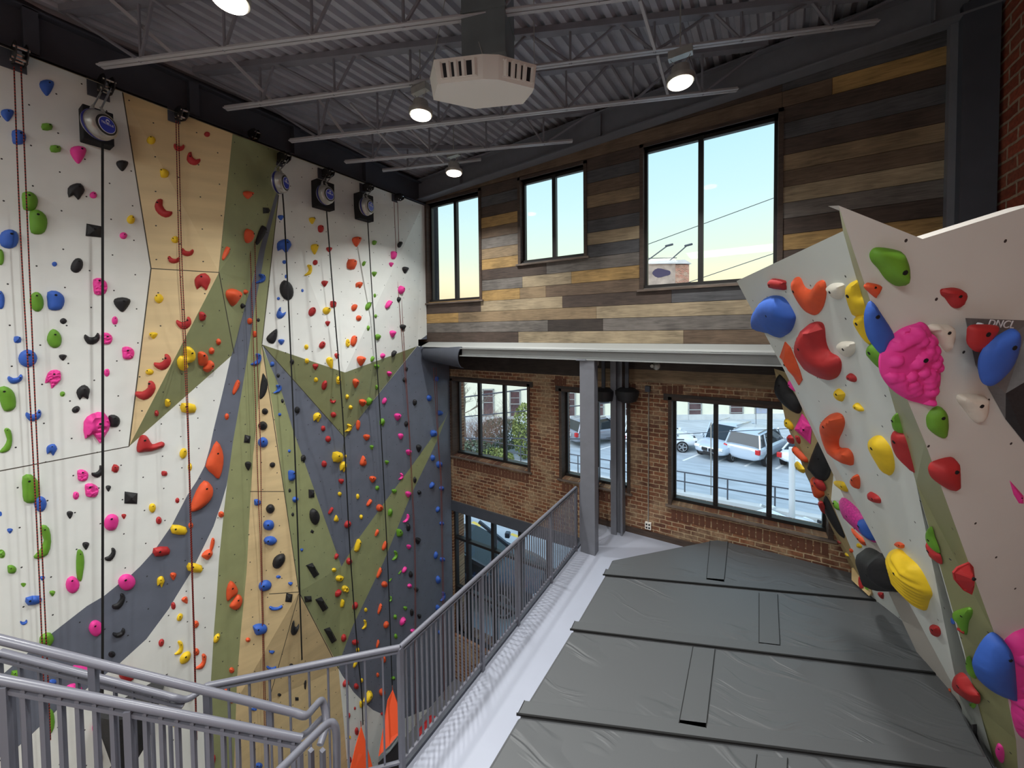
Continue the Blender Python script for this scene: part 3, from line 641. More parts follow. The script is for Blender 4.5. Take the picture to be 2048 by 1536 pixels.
vo, eo, fo, _, _, _ = delaunay_2d_cdt(verts, edges, [], 0, 1e-5)
keys = ['white', 'slate', 'tan', 'olive', 'seam']; mb = MB(); wfaces = []
lift = []
for v in vo:
    P = Vector((XL, v.x, v.y)); o = offs(v); t = (6.05-o)/6.05; lift.append(tuple(C+(P-C)*t))
mb.v = lift
def colour_at(y, z, seams=True):
    if seams:
        for q in seamq:
            if inpoly(y, z, [tuple(p) for p in q]): return 'seam'
    x, yy = pxof(y, z)
    for c, pl in REG:
        if inpoly(x, yy, pl): return c
    return 'white'
OUT = [tuple(p) for p in outline]
for f in fo:
    c = sum((vo[i] for i in f), Vector((0, 0)))/len(f)
    if not inpoly(c.x, c.y, OUT): continue
    mb.f.append(list(f)); mb.mi.append(keys.index(colour_at(c.x, c.y)))
me = bpy.data.meshes.new('tall_climbing_wall'); me.from_pydata(mb.v, [], mb.f)
for k in keys: me.materials.append(M[k])
me.polygons.foreach_set('material_index', mb.mi)
bm = bmesh.new(); bm.from_mesh(me)
for fc in bm.faces:
    fc.normal_update()
    if fc.normal.x < 0: fc.normal_flip()
uvl = bm.loops.layers.uv.new('UVMap')
for fc in bm.faces:
    for lp in fc.loops: lp[uvl].uv = (lp.vert.co.y, lp.vert.co.z)
bm.to_mesh(me); BV_L = BVHTree.FromBMesh(bm); bm.free()
wallL = bpy.data.objects.new('tall_climbing_wall', me); COL.objects.link(wallL)
tag(wallL, 'tall faceted roped climbing wall painted white, tan, olive and slate', 'climbing wall')
mb = MB(); mb.box((XL-.03, -1.6, ZG), (XL-.01, 5.84, 6.4)); mb.box((XL-.14, 5.8, ZG), (XL-.01, 6.84, 3.34)); o = mb.build('backing', new_mat('ply_edge', (190, 160, 112), .8), wallL)

# ---- black volumes low on the wall (behind the stair rail)
def volume(pts, apex, h, label, m='blackvol', bv=None, nrm=None, pt=None):
    """pyramid volume: base polygon in photo pixels on the wall, apex pixel, height"""
    base = [hit(*p)[0]-hit(*p)[1]*.004 for p in pts]; n = hit(*pts[0])[1]
    A = onP(apex[0], apex[1], base[0]+n*h, n); mb = MB(); k = len(base); mb.add(base+[A], [[i, (i+1) % k, k] for i in range(k)]+[list(range(k))[::-1]])
    o = mb.build('climbing_volume', M[m]); tag(o, label, 'climbing volume', 'angular bolt-on volumes'); return o
def hit(px, py):
    r = BV_L.ray_cast(C, ray(px, py).normalized(), 40)
    if r[0] is None: return onX(px, py, XL), Vector((1, 0, 0))
    return Vector(r[0]), Vector(r[1])
volume([(336, 1346), (244, 1398), (308, 1440), (318, 1400)], (318, 1408), .22, 'black triangular volume under a large red hold, behind the stair handrail')
volume([(188, 1434), (215, 1412), (310, 1438), (300, 1480), (240, 1580)], (222, 1440), .3, 'large black pyramid volume low on the white panel behind the balusters')

# ---- top anchors: pulleys, ropes, auto belays
def pulley(px, py, s, label):
    P, n = hit(px, py); x0 = P.x; y, z = P.y, P.z; root = thing('rope_anchor', (x0, y, z), label, 'rope anchor', 'steel rope anchors along the top of the tall wall')
    mb = MB(); mb.box((x0-.002, y-.11*s, z-.1*s), (x0+.015, y+.06*s, z+.1*s)); part(mb, 'back_plate', M['darksteel'], root)
    mb = MB(); prof = [(0, .09), (.14, .1), (.26, .075), (.33, 0.), (.3, -.06), (.18, -.09), (0, -.05)]
    for dy in (-.035, .035): mb.prism([(x0+a*s, y+dy*s, z+b*s) for a, b in prof], (0, .008, 0))
    part(mb, 'cheek_plate', M['black'], root)
    mb = MB(); mb.disc((x0+.14*s, y-.03*s, z), (0, 1, 0), [(0, .06*s), (.015*s, .045*s), (.045*s, .045*s), (.06*s, .06*s)], 16); part(mb, 'sheave', M['chrome'], root, True)
    mb = MB()
    for a, b in ((.3, 0), (.2, -.06), (.08, -.04)): mb.disc((x0+a*s, y-.05*s, z+b*s), (0, 1, 0), [(0, .012), (.1*s, .012)], 8)
    part(mb, 'bolt', M['chrome'], root)
    return Vector((x0+.14*s, y, z))
def rope(px, X, name, mat, r, label, group):
    pts = catmull([tuple(onX(a, b, X)) for a, b in px], 5, False); mb = MB(); mb.tube(pts, r, 6)
    o = mb.build(name, mat, smooth=True); return tag(o, label, 'rope' if 'rope' in name else 'strap', group)
RP = [('first climbing rope from the left', [(28, 134), (40, 450), (60, 800), (76, 1100), (88, 1380), (92, 1480)], [(42, 134), (55, 450), (70, 800), (84, 1100), (97, 1380), (101, 1480)], (33, 122), 1.0, 'ropeA'),
      ('second climbing rope, hanging down the tan panel', [(352, 242), (358, 500), (367, 680), (376, 880), (382, 1100), (388, 1300), (392, 1480)], [(357, 242), (363, 500), (372, 700), (380, 960), (385, 1140), (390, 1300), (394, 1480)], (354, 234), .8, 'ropeA'),
      ('third climbing rope, hanging beside the slate stripe', [(494, 284), (500, 480), (505, 640), (512, 840), (517, 1000), (522, 1130), (531, 1560)], [(506, 284), (510, 500), (514, 700), (521, 900), (524, 1130), (535, 1560)], (499, 275), .8, 'ropeA'),
      ('fourth climbing rope, right of the straps', [(788, 404), (795, 560), (806, 700), (817, 850), (824, 990), (829, 1110), (830, 1300), (831, 1450)], [(795, 404), (801, 560), (809, 700), (818.5, 850), (826, 990), (831, 1110), (832, 1300), (833, 1450)], (790, 397), .75, 'ropeB')]
for lab, a, b, pl, s_, mt in RP:
    P, n = hit(*pl); pulley(pl[0], pl[1], s_, 'steel rope anchor above the '+lab.split(',')[0]); X = P.x+.14*s_
    rope(a, X, 'climbing_rope', M[mt], .0052, lab+', left strand', 'doubled climbing ropes on the tall wall'); rope(b, X-.02, 'climbing_rope', M[mt], .0052, lab+', right strand', 'doubled climbing ropes on the tall wall')
rope([(867, 735), (872, 820), (877, 900), (881, 960), (884, 1120), (886, 1260), (890, 1450)], -5.9, 'climbing_rope', M['ropeB'], .006, 'last climbing rope, nearest the brick wall window, left strand', 'doubled climbing ropes on the tall wall')
rope([(872, 735), (875, 820), (878, 900), (883, 960), (886, 1120), (889, 1260), (893, 1450)], -5.92, 'climbing_rope', M['ropeB'], .006, 'last climbing rope, nearest the brick wall window, right strand', 'doubled climbing ropes on the tall wall')
TB_PL = None
def auto_belay(px, py, r, pl, padq, label, strap, slab, s_=1., ay=.55):
    """px,py centre of the round face; r radius in metres"""
    Pw, n = hit(px, py); X = Pw.x; c = onX(px, py, X+.42); an = pulley(pl[0], pl[1], s_, 'steel anchor bracket holding the '+label.split(',')[0])
    root = thing('auto_belay', c, label, 'auto belay', 'round auto belays along the top of the tall wall')
    ax = Vector((1, ay, -.04)).normalized(); b = c-ax*.11*r/.17
    k = r/.17
    mb = MB(); mb.disc(b, ax, [(-.06*k, .1*k), (-.055*k, .15*k), (-.03*k, .17*k), (-.015*k, .17*k), (-.014*k, .175*k), (.018*k, .175*k), (.02*k, .165*k), (.075*k, .16*k), (.1*k, .145*k), (.11*k, .12*k)], 32)
    part(mb, 'housing', M['alu'], root, True)
    mb = MB(); mb.disc(b, ax, [(-.013*k, .178*k), (.016*k, .178*k)], 32); part(mb, 'blue_band', M['bluebelt'], root)
    mb = MB(); mb.disc(b, ax, [(.1*k, .12*k), (.112*k, .12*k), (.118*k, .108*k)], 32); part(mb, 'face_ring', M['black'], root)
    mb = MB(); mb.disc(b, ax, [(.11*k, .097*k), (.121*k, .097*k)], 32); part(mb, 'rim_line', M['whitemark'], root)
    mb = MB(); mb.disc(b, ax, [(.11*k, .091*k), (.1235*k, .09*k)], 32); fc = part(mb, 'face_disc', M['blueface'], root)
    # wordmark + swirl emblem on the face
    sd = Vector((0, 0, 1)).cross(ax).normalized(); up = ax.cross(sd)
    tc_ = bpy.data.curves.new('wordmark', 'FONT'); tc_.body = 'TRUBLUE'; tc_.size = .034*k; tc_.align_x = 'CENTER'; tc_.align_y = 'CENTER'; tc_.extrude = .0006
    tc_.materials.append(M['whitemark']); to = text_mesh('wordmark', tc_); to.parent = fc
    mw = Matrix((sd, up, ax)).transposed().to_4x4(); mw.translation = b+ax*.1245*k+up*.012*k-c; to.matrix_basis = mw
    mb = MB()
    for a0, rr in ((0, .02), (PI, .02), (.6, .011)):
        pts = [b+ax*.125*k+up*.046*k+(sd*math.cos(a0+t*.42)+up*math.sin(a0+t*.42))*rr*k for t in range(7)]; mb.tube(pts, .0035*k, 5)
    w = Vector(root.location); mb.v = [tuple(Vector(v)-w) for v in mb.v]; em = mb.build('emblem', M['whitemark'], fc)
    mb = MB()
    for q in (-1, 1):
        mb.tube([b+Vector((0, q*.05*k, .14*k)), b+Vector((0, q*.045*k, .2*k)), b+Vector((-.02, q*.03*k, .24*k))], .02*k, 8, radii=[.03*k, .018*k, .012*k])
    part(mb, 'mounting_lug', M['alu'], root, True)
    mb = MB()
    for q in (-1, 1):
        p0 = b+Vector((-.02, q*.035*k, .22*k)); p1 = Vector((an.x+(.14*s_ if q > 0 else .02), an.y+q*.02, an.z-.04*s_)); mb.tube([p0, p0.lerp(p1, .5)+Vector((.02, 0, 0)), p1], .008, 6)
    part(mb, 'carabiner', M['chrome'], root)
    if padq:
        mb = MB(); q = [onX(a, b_, X+.03) for a, b_ in padq]; y0 = min(v.y for v in q); y1 = max(v.y for v in q); z0 = min(v.z for v in q); z1 = max(v.z for v in q)
        mb.box((X-.003, y0, z0), (X+.17, y1, z1)); o = mb.build('wall_pad', M['blackfoam'], bevel=.008); tag(o, 'black foam pad behind the '+label.split(',')[0], 'wall pad', 'black foam pads behind the auto belays')
    pts = catmull([tuple(onX(a, b_, X+x_)) for a, b_, x_ in strap], 4, False); mb = MB()
    for i in range(len(pts)-1): mb.bar(pts[i], pts[i+1], .02, .004, up=(1, 0, 0))
    o = mb.build('belay_strap', M['strap']); tag(o, slab, 'strap', 'black webbing straps of the auto belays')
auto_belay(213, 250, .14, (203, 181), [(158, 215), (222, 300)], 'auto belay nearest the viewer, leftmost of the four', [(205, 280, .3), (205.5, 900, .25), (205, 1400, .2)], 'black webbing strap hanging from the leftmost auto belay')
auto_belay(571, 366, .145, (557, 320), None, 'auto belay over the olive strip, the one without a foam pad', [(565, 385, .3), (571, 480, .28), (588, 860, .34), (600, 1200, .34), (604, 1320, .3)], 'black strap hanging from the auto belay without a pad', .9, .75)
auto_belay(659, 389, .145, (646, 350), [(624, 360), (660, 424)], 'auto belay third along, on a foam pad', [(653, 420, .34), (667, 600, .42), (679, 745, .42), (688, 870, .3), (700, 1100, .15), (715, 1300, .12), (723, 1380, .1), (726, 1450, .1)], 'black strap hanging from the third auto belay', .85, .25)
auto_belay(741, 413, .145, (727, 378), [(709, 386), (738, 446)], 'auto belay farthest from the viewer, on a foam pad', [(735, 436, .3), (745, 600, .28), (762, 860, .2), (776, 1140, .15), (783, 1330, .12), (785, 1380, .1)], 'black strap hanging from the farthest auto belay', .8, .35)
# ---- orange belay gates
def gate(pts, hem, label):
    root = thing('belay_gate', pts[0], label, 'belay gate', 'orange tarp gates at the foot of the tall wall')
    mb = MB(); mb.prism(pts, (.012, 0, 0)); part(mb, 'tarp', M['orange'], root)
    if hem:
        mb = MB(); mb.prism(hem[0], (.014, 0, 0)); part(mb, 'hem', M['greyhem'], root)
        mb = MB(); mb.prism(hem[1], (.012, 0, 0)); part(mb, 'skirt', M['charcoal'], root)
    mb = MB(); mb.tube([pts[0], pts[0]+Vector((0, 0, .1))], .008, 6); part(mb, 'clip', M['chrome'], root)
gx = lambda x, y, X: onX(x, y, X)
gate([gx(722, 1453, -5.85), gx(710, 1495, -5.75), gx(690, 1580, -5.5), gx(757, 1580, -5.4), gx(733, 1490, -5.72)], None, 'orange triangular belay gate at the foot of the wall, left one')
gate([gx(785, 1380, -5.85), gx(775, 1400, -5.8), gx(757, 1512, -5.5), gx(779, 1490, -5.45), gx(809, 1455, -5.45), gx(797, 1410, -5.75)],
     ([gx(757, 1512, -5.5), gx(756, 1524, -5.5), gx(779, 1502, -5.45), gx(809, 1465, -5.45), gx(809, 1455, -5.45), gx(779, 1490, -5.45)],
      [gx(756, 1524, -5.5), gx(757, 1570, -5.5), gx(810, 1570, -5.45), gx(809, 1465, -5.45), gx(779, 1502, -5.45)]), 'orange triangular belay gate with dark skirt, right one')
# ---- items on the ground floor seen through the balusters
def gbox(name, x0, x1, ytop, ybot, X, dy, m, label, cat):
    a = onX(x0, ytop, X); b = onX(x1, ybot, X); y0, y1 = min(a.y, b.y), max(a.y, b.y); z1 = a.z; z0 = b.z
    mb = MB(); mb.box((X-dy, y0, z0), (X, y1, z1)); return tag(mb.build(name, m, bevel=.02), label, cat)
pB = onX(885, 1385, -4.6)
mb = MB(); mb.box((-5.0, pB.y-.35, ZG+.005), (-4.55, pB.y+.25, ZG+.95)); tag(mb.build('storage_bin', new_mat('navy_plastic', (26, 34, 92), .5), bevel=.03), 'navy blue bin on the ground floor, glimpsed between the balusters', 'bin')
mb = MB(); mb.box((-4.98, pB.y-.3, ZG+.96), (-4.6, pB.y+.1, ZG+1.4)); tag(mb.build('red_bag', new_mat('red_fabric', (150, 20, 24), .7), bevel=.06), 'red bag lying on top of the navy bin', 'bag')
# ================================================================== BOULDER WALL (right)
T1 = onY(1473, 562, 4.8); B1 = onz(1957, 1466, .28)
T2 = onz(1688, 463, 4.15)
n1 = (T2-T1).cross(B1-T1).normalized()
if n1.dot(C-T1) < 0: n1 = -n1
def P1(x, y): return onP(x, y, T1, n1)
b0 = onz(1677, 411, 4.15); c0 = onz(2048, 415, 4.15); b2 = onz(2040, 1536, .3)
n2 = (c0-b0).cross(b2-b0).normalized()
if n2.dot(C-b0) < 0: n2 = -n2
def P2(x, y): return onP(x, y, b0, n2)
bpl = [(1677, 411), (1700, 480), (1745, 615), (1795, 752), (1850, 885), (1990, 1270), (2032, 1480), (2040, 1600)]    # right edge of the olive strip
apl = [(1686, 462), (1705, 530), (1740, 650), (1782, 792), (1832, 965), (1928, 1300), (1952, 1410), (1960, 1600)]   # its left edge
BW = []   # (world poly, material key, name)
def uvpoly(me, o0, u, v):
    uvl = me.uv_layers.new(name='UVMap')
    for p in me.polygons:
        for li in p.loop_indices:
            co = me.vertices[me.loops[li].vertex_index].co - o0; uvl.data[li].uv = (co.dot(u), co.dot(v))
mats_b = [M['bwhite'], M['bolive'], M['btan'], M['seam'], new_mat('panel_edge', (228, 222, 214), .6), new_mat('kick_panel', (66, 69, 70), .7)]
mb = MB()
pa = [T1]+[P1(*p) for p in apl]; pa_bot = [P1(1990, 1600), P1(1957, 1466), P1(1930, 1410)]
polyA = [P1(1473, 562)]+[P1(*p) for p in apl]+[P1(1998, 1560), P1(1957, 1466)]
def extr(poly, n, th, mi, me_=4): mb.prism(poly, -n*th, mi, me_)
extr(polyA, n1, .05, 0)
polyB = [P2(*p) for p in bpl]+[P2(2048+200, 1700), P2(2300, 900), P2(2300, 360), P2(2048, 415), P2(1845, 478)]
bB = [p-n2*.05 for p in polyB]; kB = len(polyB); oB = mb.add(polyB+bB, [list(range(kB))])
for i in range(kB-5, kB): mb.f.append([oB+i, oB+(i+1) % kB, oB+kB+(i+1) % kB, oB+kB+i]); mb.mi.append(4)
for i in range(len(apl)-1):
    A0, A1, B0_, B1_ = P1(*apl[i]), P1(*apl[i+1]), P2(*bpl[i]), P2(*bpl[i+1]); mb.add([A0, A1, B1_, B0_], [(0, 1, 2), (0, 2, 3)], 1)
# farther tan and grey faces beside the brick wall
q0 = onY(1548, 737, 6.05); q1 = onY(1612, 950, 6.35); q2 = onY(1705, 1142, 6.7); q3 = onY(1742, 1195, 6.3); q4 = onY(1662, 1000, 6.1); q5 = onY(1670, 915, 5.95); q6 = onY(1620, 760, 5.55)
qm = onY(1572, 845, 6.15)
for tri in ((q0, qm, q5), (q0, q5, q6), (qm, q1, q4), (qm, q4, q5), (q1, q2, q3), (q1, q3, q4)): mb.add(tri, [(0, 1, 2)], 2)
g1_ = onY(1850, 1276, 5.72); g0 = onY(1800, 900, 5.4); g2 = onY(1760, 1000, 5.5); g3 = onY(1900, 1400, 5.3); g4 = onY(1990, 1600, 4.5)
for tri in ((q4, q3, g1_), (q4, g1_, g2), (q5, q4, g2), (q5, g2, g0)): mb.add(tri, [(0, 1, 2)], 0)
for tri in ((g2, g1_, g3), (g0, g2, g3), (g3, g4, g0)): mb.add(tri, [(0, 1, 2)], 5)
q7 = onY(1572, 741, 5.9)
me = bpy.data.meshes.new('boulder_wall'); me.from_pydata(mb.v, [], mb.f)
for m in mats_b: me.materials.append(m)
me.polygons.foreach_set('material_index', mb.mi)
me.update(); uvl = me.uv_layers.new(name='UVMap')
for p in me.polygons:
    pn = p.normal; ud = Vector((0, 0, 1)).cross(pn); ud = ud.normalized() if ud.length > .01 else Vector((1, 0, 0)); vd = pn.cross(ud)
    for li in p.loop_indices:
        co = me.vertices[me.loops[li].vertex_index].co-T1; uvl.data[li].uv = (co.dot(ud), co.dot(vd))
wallR = bpy.data.objects.new('boulder_wall', me); COL.objects.link(wallR); tag(wallR, 'white, olive and tan overhanging boulder wall leaning over the grey mats', 'climbing wall')
bm = bmesh.new(); bm.from_mesh(me); BV_R = BVHTree.FromBMesh(bm); bm.free()
def hitR(px, py):
    r = BV_R.ray_cast(C, ray(px, py).normalized(), 40)
    if r[0] is None: return P1(px, py), n1
    n = Vector(r[1]); 
    if n.dot(C-Vector(r[0])) < 0: n = -n
    return Vector(r[0]), n
# dark three-sided volume with emblem on the right-hand panel
def volR(base_px, ridge, label, mats, h=.1):
    P = [P2(*p)+n2*.003 for p in base_px]; rd = [P2(*p)+n2*(.003+hh) for (*p, hh) in ridge]
    return P, rd
vb = [(1930, 636), (2060, 641), (2060, 900), (2010, 838), (1950, 730)]
P = [P2(*p)+n2*.002 for p in vb]; r0 = P2(2056, 690)+n2*.14; r1 = P2(1985, 778)+n2*.05
mb = MB(); mb.add([P[0], P[1], P[2], P[3], P[4], r0, r1], [(0, 1, 5, 6, 4), (4, 6, 3), (6, 5, 2, 3), (1, 2, 5)]); mb.mi[-4:] = [0, 0, 1, 1]
volB = mb.build('climbing_volume', [M['greyvol'], M['blackvol']], fixn=False); tag(volB, 'dark grey and black angular volume on the boulder wall at the right edge', 'climbing volume', 'angular bolt-on volumes')
mb = MB()
for (x, y, rx, a) in [(1949, 647, 3.2, -60), (1943, 655, 3, -60), (1947, 659, 2.4, -60), (1939, 662, 2.2, -30), (1943, 664, 2, -20), (1951, 654, 2.2, -60)]:
    pts = [P2(x+rx*1.2*math.cos(t)*math.cos(math.radians(a))-rx*.6*math.sin(t)*math.sin(math.radians(a)), y+rx*1.2*math.cos(t)*math.sin(math.radians(a))+rx*.6*math.sin(t)*math.cos(math.radians(a)))+n2*.03 for t in [k*PI/5 for k in range(10)]]
    mb.prism(pts, -n2*.02)
mb.build('emblem', M['whitemark'], volB)
def textobj(s, c, xdir, zdir, size, parent, mat):
    cu = bpy.data.curves.new('lettering', 'FONT'); cu.body = s; cu.size = size; cu.extrude = .001; cu.materials.append(mat)
    o = text_mesh('lettering', cu); x = xdir.normalized(); z_ = zdir.normalized(); y = z_.cross(x); mw = Matrix((x, y, z_)).transposed().to_4x4(); mw.translation = c; o.matrix_world = mw; o.parent = parent
    return o
xd = P2(1975, 648)-P2(1955, 647); textobj('DNCL', P2(1954, 650)+n2*.035, xd, n2, .05, volB, M['whitemark'])
# plate with emblem at the bottom right
pc = [(1908, 1480), (1903, 1470), (1955, 1448), (1958, 1560), (1935, 1560), (1915, 1510)]
Pp = [P1(*p)+n1*.03 for p in pc]; mb = MB(); mb.prism(Pp, -n1*.025); plate = mb.build('climbing_volume', M['blackvol']); tag(plate, 'small black plate volume with a white emblem at the foot of the olive strip', 'climbing volume', 'angular bolt-on volumes')
mb = MB()
for (x, y, a) in [(1937, 1465, 70), (1943, 1467, 45), (1936, 1473, 65), (1941, 1472, 50), (1949, 1477, 60), (1943, 1481, 60)]:
    mb.prism([P1(x+3.4*math.cos(t)*math.cos(math.radians(a))-1.8*math.sin(t)*math.sin(math.radians(a)), y+3.4*math.cos(t)*math.sin(math.radians(a))+1.8*math.sin(t)*math.cos(math.radians(a)))+n1*.034 for t in [k*PI/5 for k in range(10)]], -n1*.003)
mb.build('emblem', M['whitemark'], plate)
textobj('DICL', P1(1947, 1530)+n1*.034, P1(1946, 1490)-P1(1947, 1530), n1, .085, plate, M['whitemark'])
# timber kick box at the foot of the tan face
kb = [onY(1703, 1136, 6.45), onY(1703, 1160, 6.45), onY(1738, 1192, 6.2), onY(1742, 1186, 6.2), onY(1742, 1178, 6.2)]
mb = MB(); mb.prism(kb, Vector((.12, .12, 0))); tag(mb.build('kick_box', new_mat('plywood', (206, 178, 128), .6)), 'tan plywood kick box at the foot of the tan boulder face', 'box')

# ================================================================== HOLDS
def unit(kind, rnd):
    if kind == 'o': return [(math.cos(a)*(1+rnd.uniform(-.07, .07)), math.sin(a)*(1+rnd.uniform(-.07, .07))) for a in [k*PI/4 for k in range(8)]]
    if kind == 't': return [(-.9, -.75), (0, -.98), (.92, -.7), (.85, -.05), (.35, .75), (0, 1), (-.4, .7), (-.95, -.1)]
    if kind == 'u': return [(-x, -y) for x, y in unit('t', rnd)]
    if kind == 'k': return [(-1, -.5), (-.7, -.95), (-.3, -.35), (.35, -.2), (.8, -.7), (1, -.2), (.75, .6), (0, .95), (-.75, .6)]
    if kind == 'q': return [(-.95, -.9), (.9, -.8), (.98, .85), (-.85, .95)]
    if kind == 'd': return [(-.95, -.85), (0, -1), (.8, -.55), (1, .1), (.7, .8), (0, 1), (-.8, .85), (-.95, .1)]
    if kind == 's': return [(-.35, -1), (.35, -.85), (.6, -.2), (.4, .5), (.1, 1), (-.5, .8), (-.65, .1), (-.6, -.6)]
    if kind == 'c': return [(.1, -1), (.75, -.8), (1, 0), (.6, .75), (-.6, 1), (-1, .85), (-.3, .45), (.15, -.1), (-.3, -.8)]
    if kind == 'h': return [(-1, -.4), (-.4, -.9), (.5, -1), (1, -.2), (.6, .5), (.2, 1), (-.3, .4), (-.9, .7)]
    return unit('o', rnd)
def hold_mesh(outl, P, n, hfac, knob=0, facet=False, off=0., seed=0, step=None, lip=.35):
    rnd = random.Random(seed); W = [onP(x, y, P, n) for x, y in outl]
    c = sum(W, Vector())/len(W); up = (Vector((0, 0, 1))-n*n.z).normalized(); sd = up.cross(n).normalized()
    xs = [(w-c).dot(sd) for w in W]; ys = [(w-c).dot(up) for w in W]; ar = abs(sum(xs[i]*ys[(i+1) % len(W)]-xs[(i+1) % len(W)]*ys[i] for i in range(len(W))))/2
    off = .28*hfac*min(max(xs)-min(xs), max(ys)-min(ys), ar/max(max(xs)-min(xs), max(ys)-min(ys))*1.25); W = [onP(x, y, P+n*off, n) for x, y in outl]
    c = sum(W, Vector())/len(W); up = (Vector((0, 0, 1))-n*n.z).normalized(); sd = up.cross(n).normalized()
    q = [Vector(((w-c).dot(sd), (w-c).dot(up))) for w in W]
    xs = [v.x for v in q]; ys = [v.y for v in q]; w_, h_ = max(xs)-min(xs), max(ys)-min(ys); sz = min(w_, h_); 
    area = abs(sum(q[i].x*q[(i+1) % len(q)].y-q[(i+1) % len(q)].x*q[i].y for i in range(len(q))))/2; sz = min(sz, area/max(w_, h_)*1.25)
    st = step or max(sz/(9. if knob or area > .012 else 5.), .008); pts = list(q); ql = [tuple(v) for v in q]
    y = min(ys)+st/2; r = 0
    def db(v):
        d = 9e9
        for i in range(len(q)):
            a = q[i]; b = q[(i+1) % len(q)]; e = b-a; t = max(0, min(1, (v-a).dot(e)/max(e.dot(e), 1e-12))); d = min(d, (v-a-e*t).length)
        return d
    ds = [0.]*len(pts)
    while y < max(ys):
        x = min(xs)+st/2*(1+(r % 2))
        while x < max(xs):
            v = Vector((x+rnd.uniform(-.1, .1)*st, y+rnd.uniform(-.1, .1)*st))
            if inpoly(v.x, v.y, ql):
                d = db(v)
                if d > st*.35: pts.append(v); ds.append(d)
            x += st
        y += st*.87; r += 1
    ne = len(q); vo2, _, fo2, ov, _, _ = delaunay_2d_cdt(pts, [(i, (i+1) % ne) for i in range(ne)], [], 1, 1e-6)
    dm = max(ds) if max(ds) > 0 else sz/2; Hh = sz*hfac
    sites = [Vector((rnd.uniform(min(xs), max(xs)), rnd.uniform(min(ys), max(ys)))) for _ in range(knob)] if knob > 0 else []
    cr = math.sqrt(area/max(1, knob)/PI)*1.25 if knob > 0 else 1
    vs = []
    for i, v in enumerate(vo2):
        d = db(v) if not (ov[i] and ov[i][0] < ne) else 0.
        t = min(1, d/dm)
        hh = (t if facet else math.sqrt(max(0, 1-(1-t)**2)))*Hh*(1+lip*(v.y/(h_/2+1e-6))) if d > 0 else 0
        if knob < 0: hh *= 1+.07*math.sin((v.x*.5+v.y)*75)
        if knob > 0 and d > 0:
            dd = min((v-s_).length for s_ in sites)/cr; hh = hh*.7+Hh*(.32 if knob > 30 else .5)*max(0, 1-dd*dd)**.5
        vs.append(c+sd*v.x+up*v.y+n*(hh-off*.98+ (Hh*.12 if d == 0 else 0)))
    nb = len(vo2); be = []; fs = [list(f) for f in fo2]
    # skirt down to the wall
    cnt = {}
    for f in fs:
        for i in range(len(f)):
            k_ = (f[i], f[(i+1) % len(f)]); cnt[k_] = 1
    mp = {}
    for (a, b) in cnt:
        if (b, a) not in cnt:
            for v in (a, b):
                if v not in mp: mp[v] = len(vs); vs.append(vs[v]-n*(Hh*.12+.002))
            fs.append([b, a, mp[a], mp[b]])
    # bolt position: highest vertex
    bi = max(range(nb), key=lambda i: (vs[i]-c).dot(n)); cen = c+n*(vs[bi]-c).dot(n)
    return vs, fs, c, n, area, sz, vs[bi]
HOLDS = []
def smooth_outline(pl, k=2): return catmull(pl, k, True)
def add_hold(col, outl, wall, hf=.5, knob=0, facet=False, word=None, lip=.35, seed=0, step=None, P=None, n=None):
    xs = [p[0] for p in outl]; ys = [p[1] for p in outl]; cx_m = (min(xs)+max(xs))/2; cy_m = (min(ys)+max(ys))/2
    if P is None: P, n = (hit if wall == 'L' else hitR)(cx_m, cy_m)
    HOLDS.append(dict(col=col, o=outl, P=P, n=n, hf=hf, knob=knob, facet=facet, word=word, lip=lip, seed=seed, wall=wall, x=cx_m, y=cy_m, a=(max(xs)-min(xs))*(max(ys)-min(ys)), step=step))
def simple(line):
    for it in line.split(';'):
        it = it.strip()
        if not it: continue
        p = it.split(); col, kd = p[0][0], (p[0][1:] or 'o'); x, y, w, h = map(float, p[1:5]); rot = math.radians(float(p[5])) if len(p) > 5 else 0; w *= 1.07; h *= 1.07
        rnd = random.Random(int(x*7+y*13)); kn = 0
        if kd == 'j': kn = 14 if w*h < 400 else 46; kd = 'h' if w*h > 1000 else ('o' if w*h < 400 else 'd')
        mirror = -1 if (kd in 'kch' and rnd.random() < .0) else 1
        u = unit(kd, rnd); c_, s_ = math.cos(rot), math.sin(rot)
        pl = [(x+(a*mirror*w/2)*c_-(b*h/2)*s_, y+(a*mirror*w/2)*s_+(b*h/2)*c_) for a, b in u]
        if kd not in 'q' or col != 'k': pl = smooth_outline(pl, 2)
        wd = {'o': 'rounded', 't': 'tapering', 'u': 'peaked', 'k': 'curved', 'q': 'blocky', 'd': 'D-shaped', 's': 'slender', 'c': 'crescent', 'h': 'lobed'}[kd]
        if kn: wd = 'knobbly'
        elif kd == 'o' and max(w, h) > 1.6*min(w, h): wd = 'oval'
        add_hold(col, pl, 'L', .55 if w*h < 500 else .42, kn, kd == 'q' and col == 'k', wd, seed=int(x+y))
def poly(col, s, x0, y0, sc, word, wall='R', hf=.4, knob=0, facet=False, lip=.25, step=None, k=3, P=None, n=None):
    v = [float(t) for t in s.replace(',', ' ').split()]; pl = [(x0+v[i]/sc, y0+v[i+1]/sc) for i in range(0, len(v), 2)]
    add_hold(col, smooth_outline(pl, k) if k > 1 else pl, wall, hf*(.72 if wall == 'R' else 1), knob, facet, word, lip, step=step, P=P, n=n)
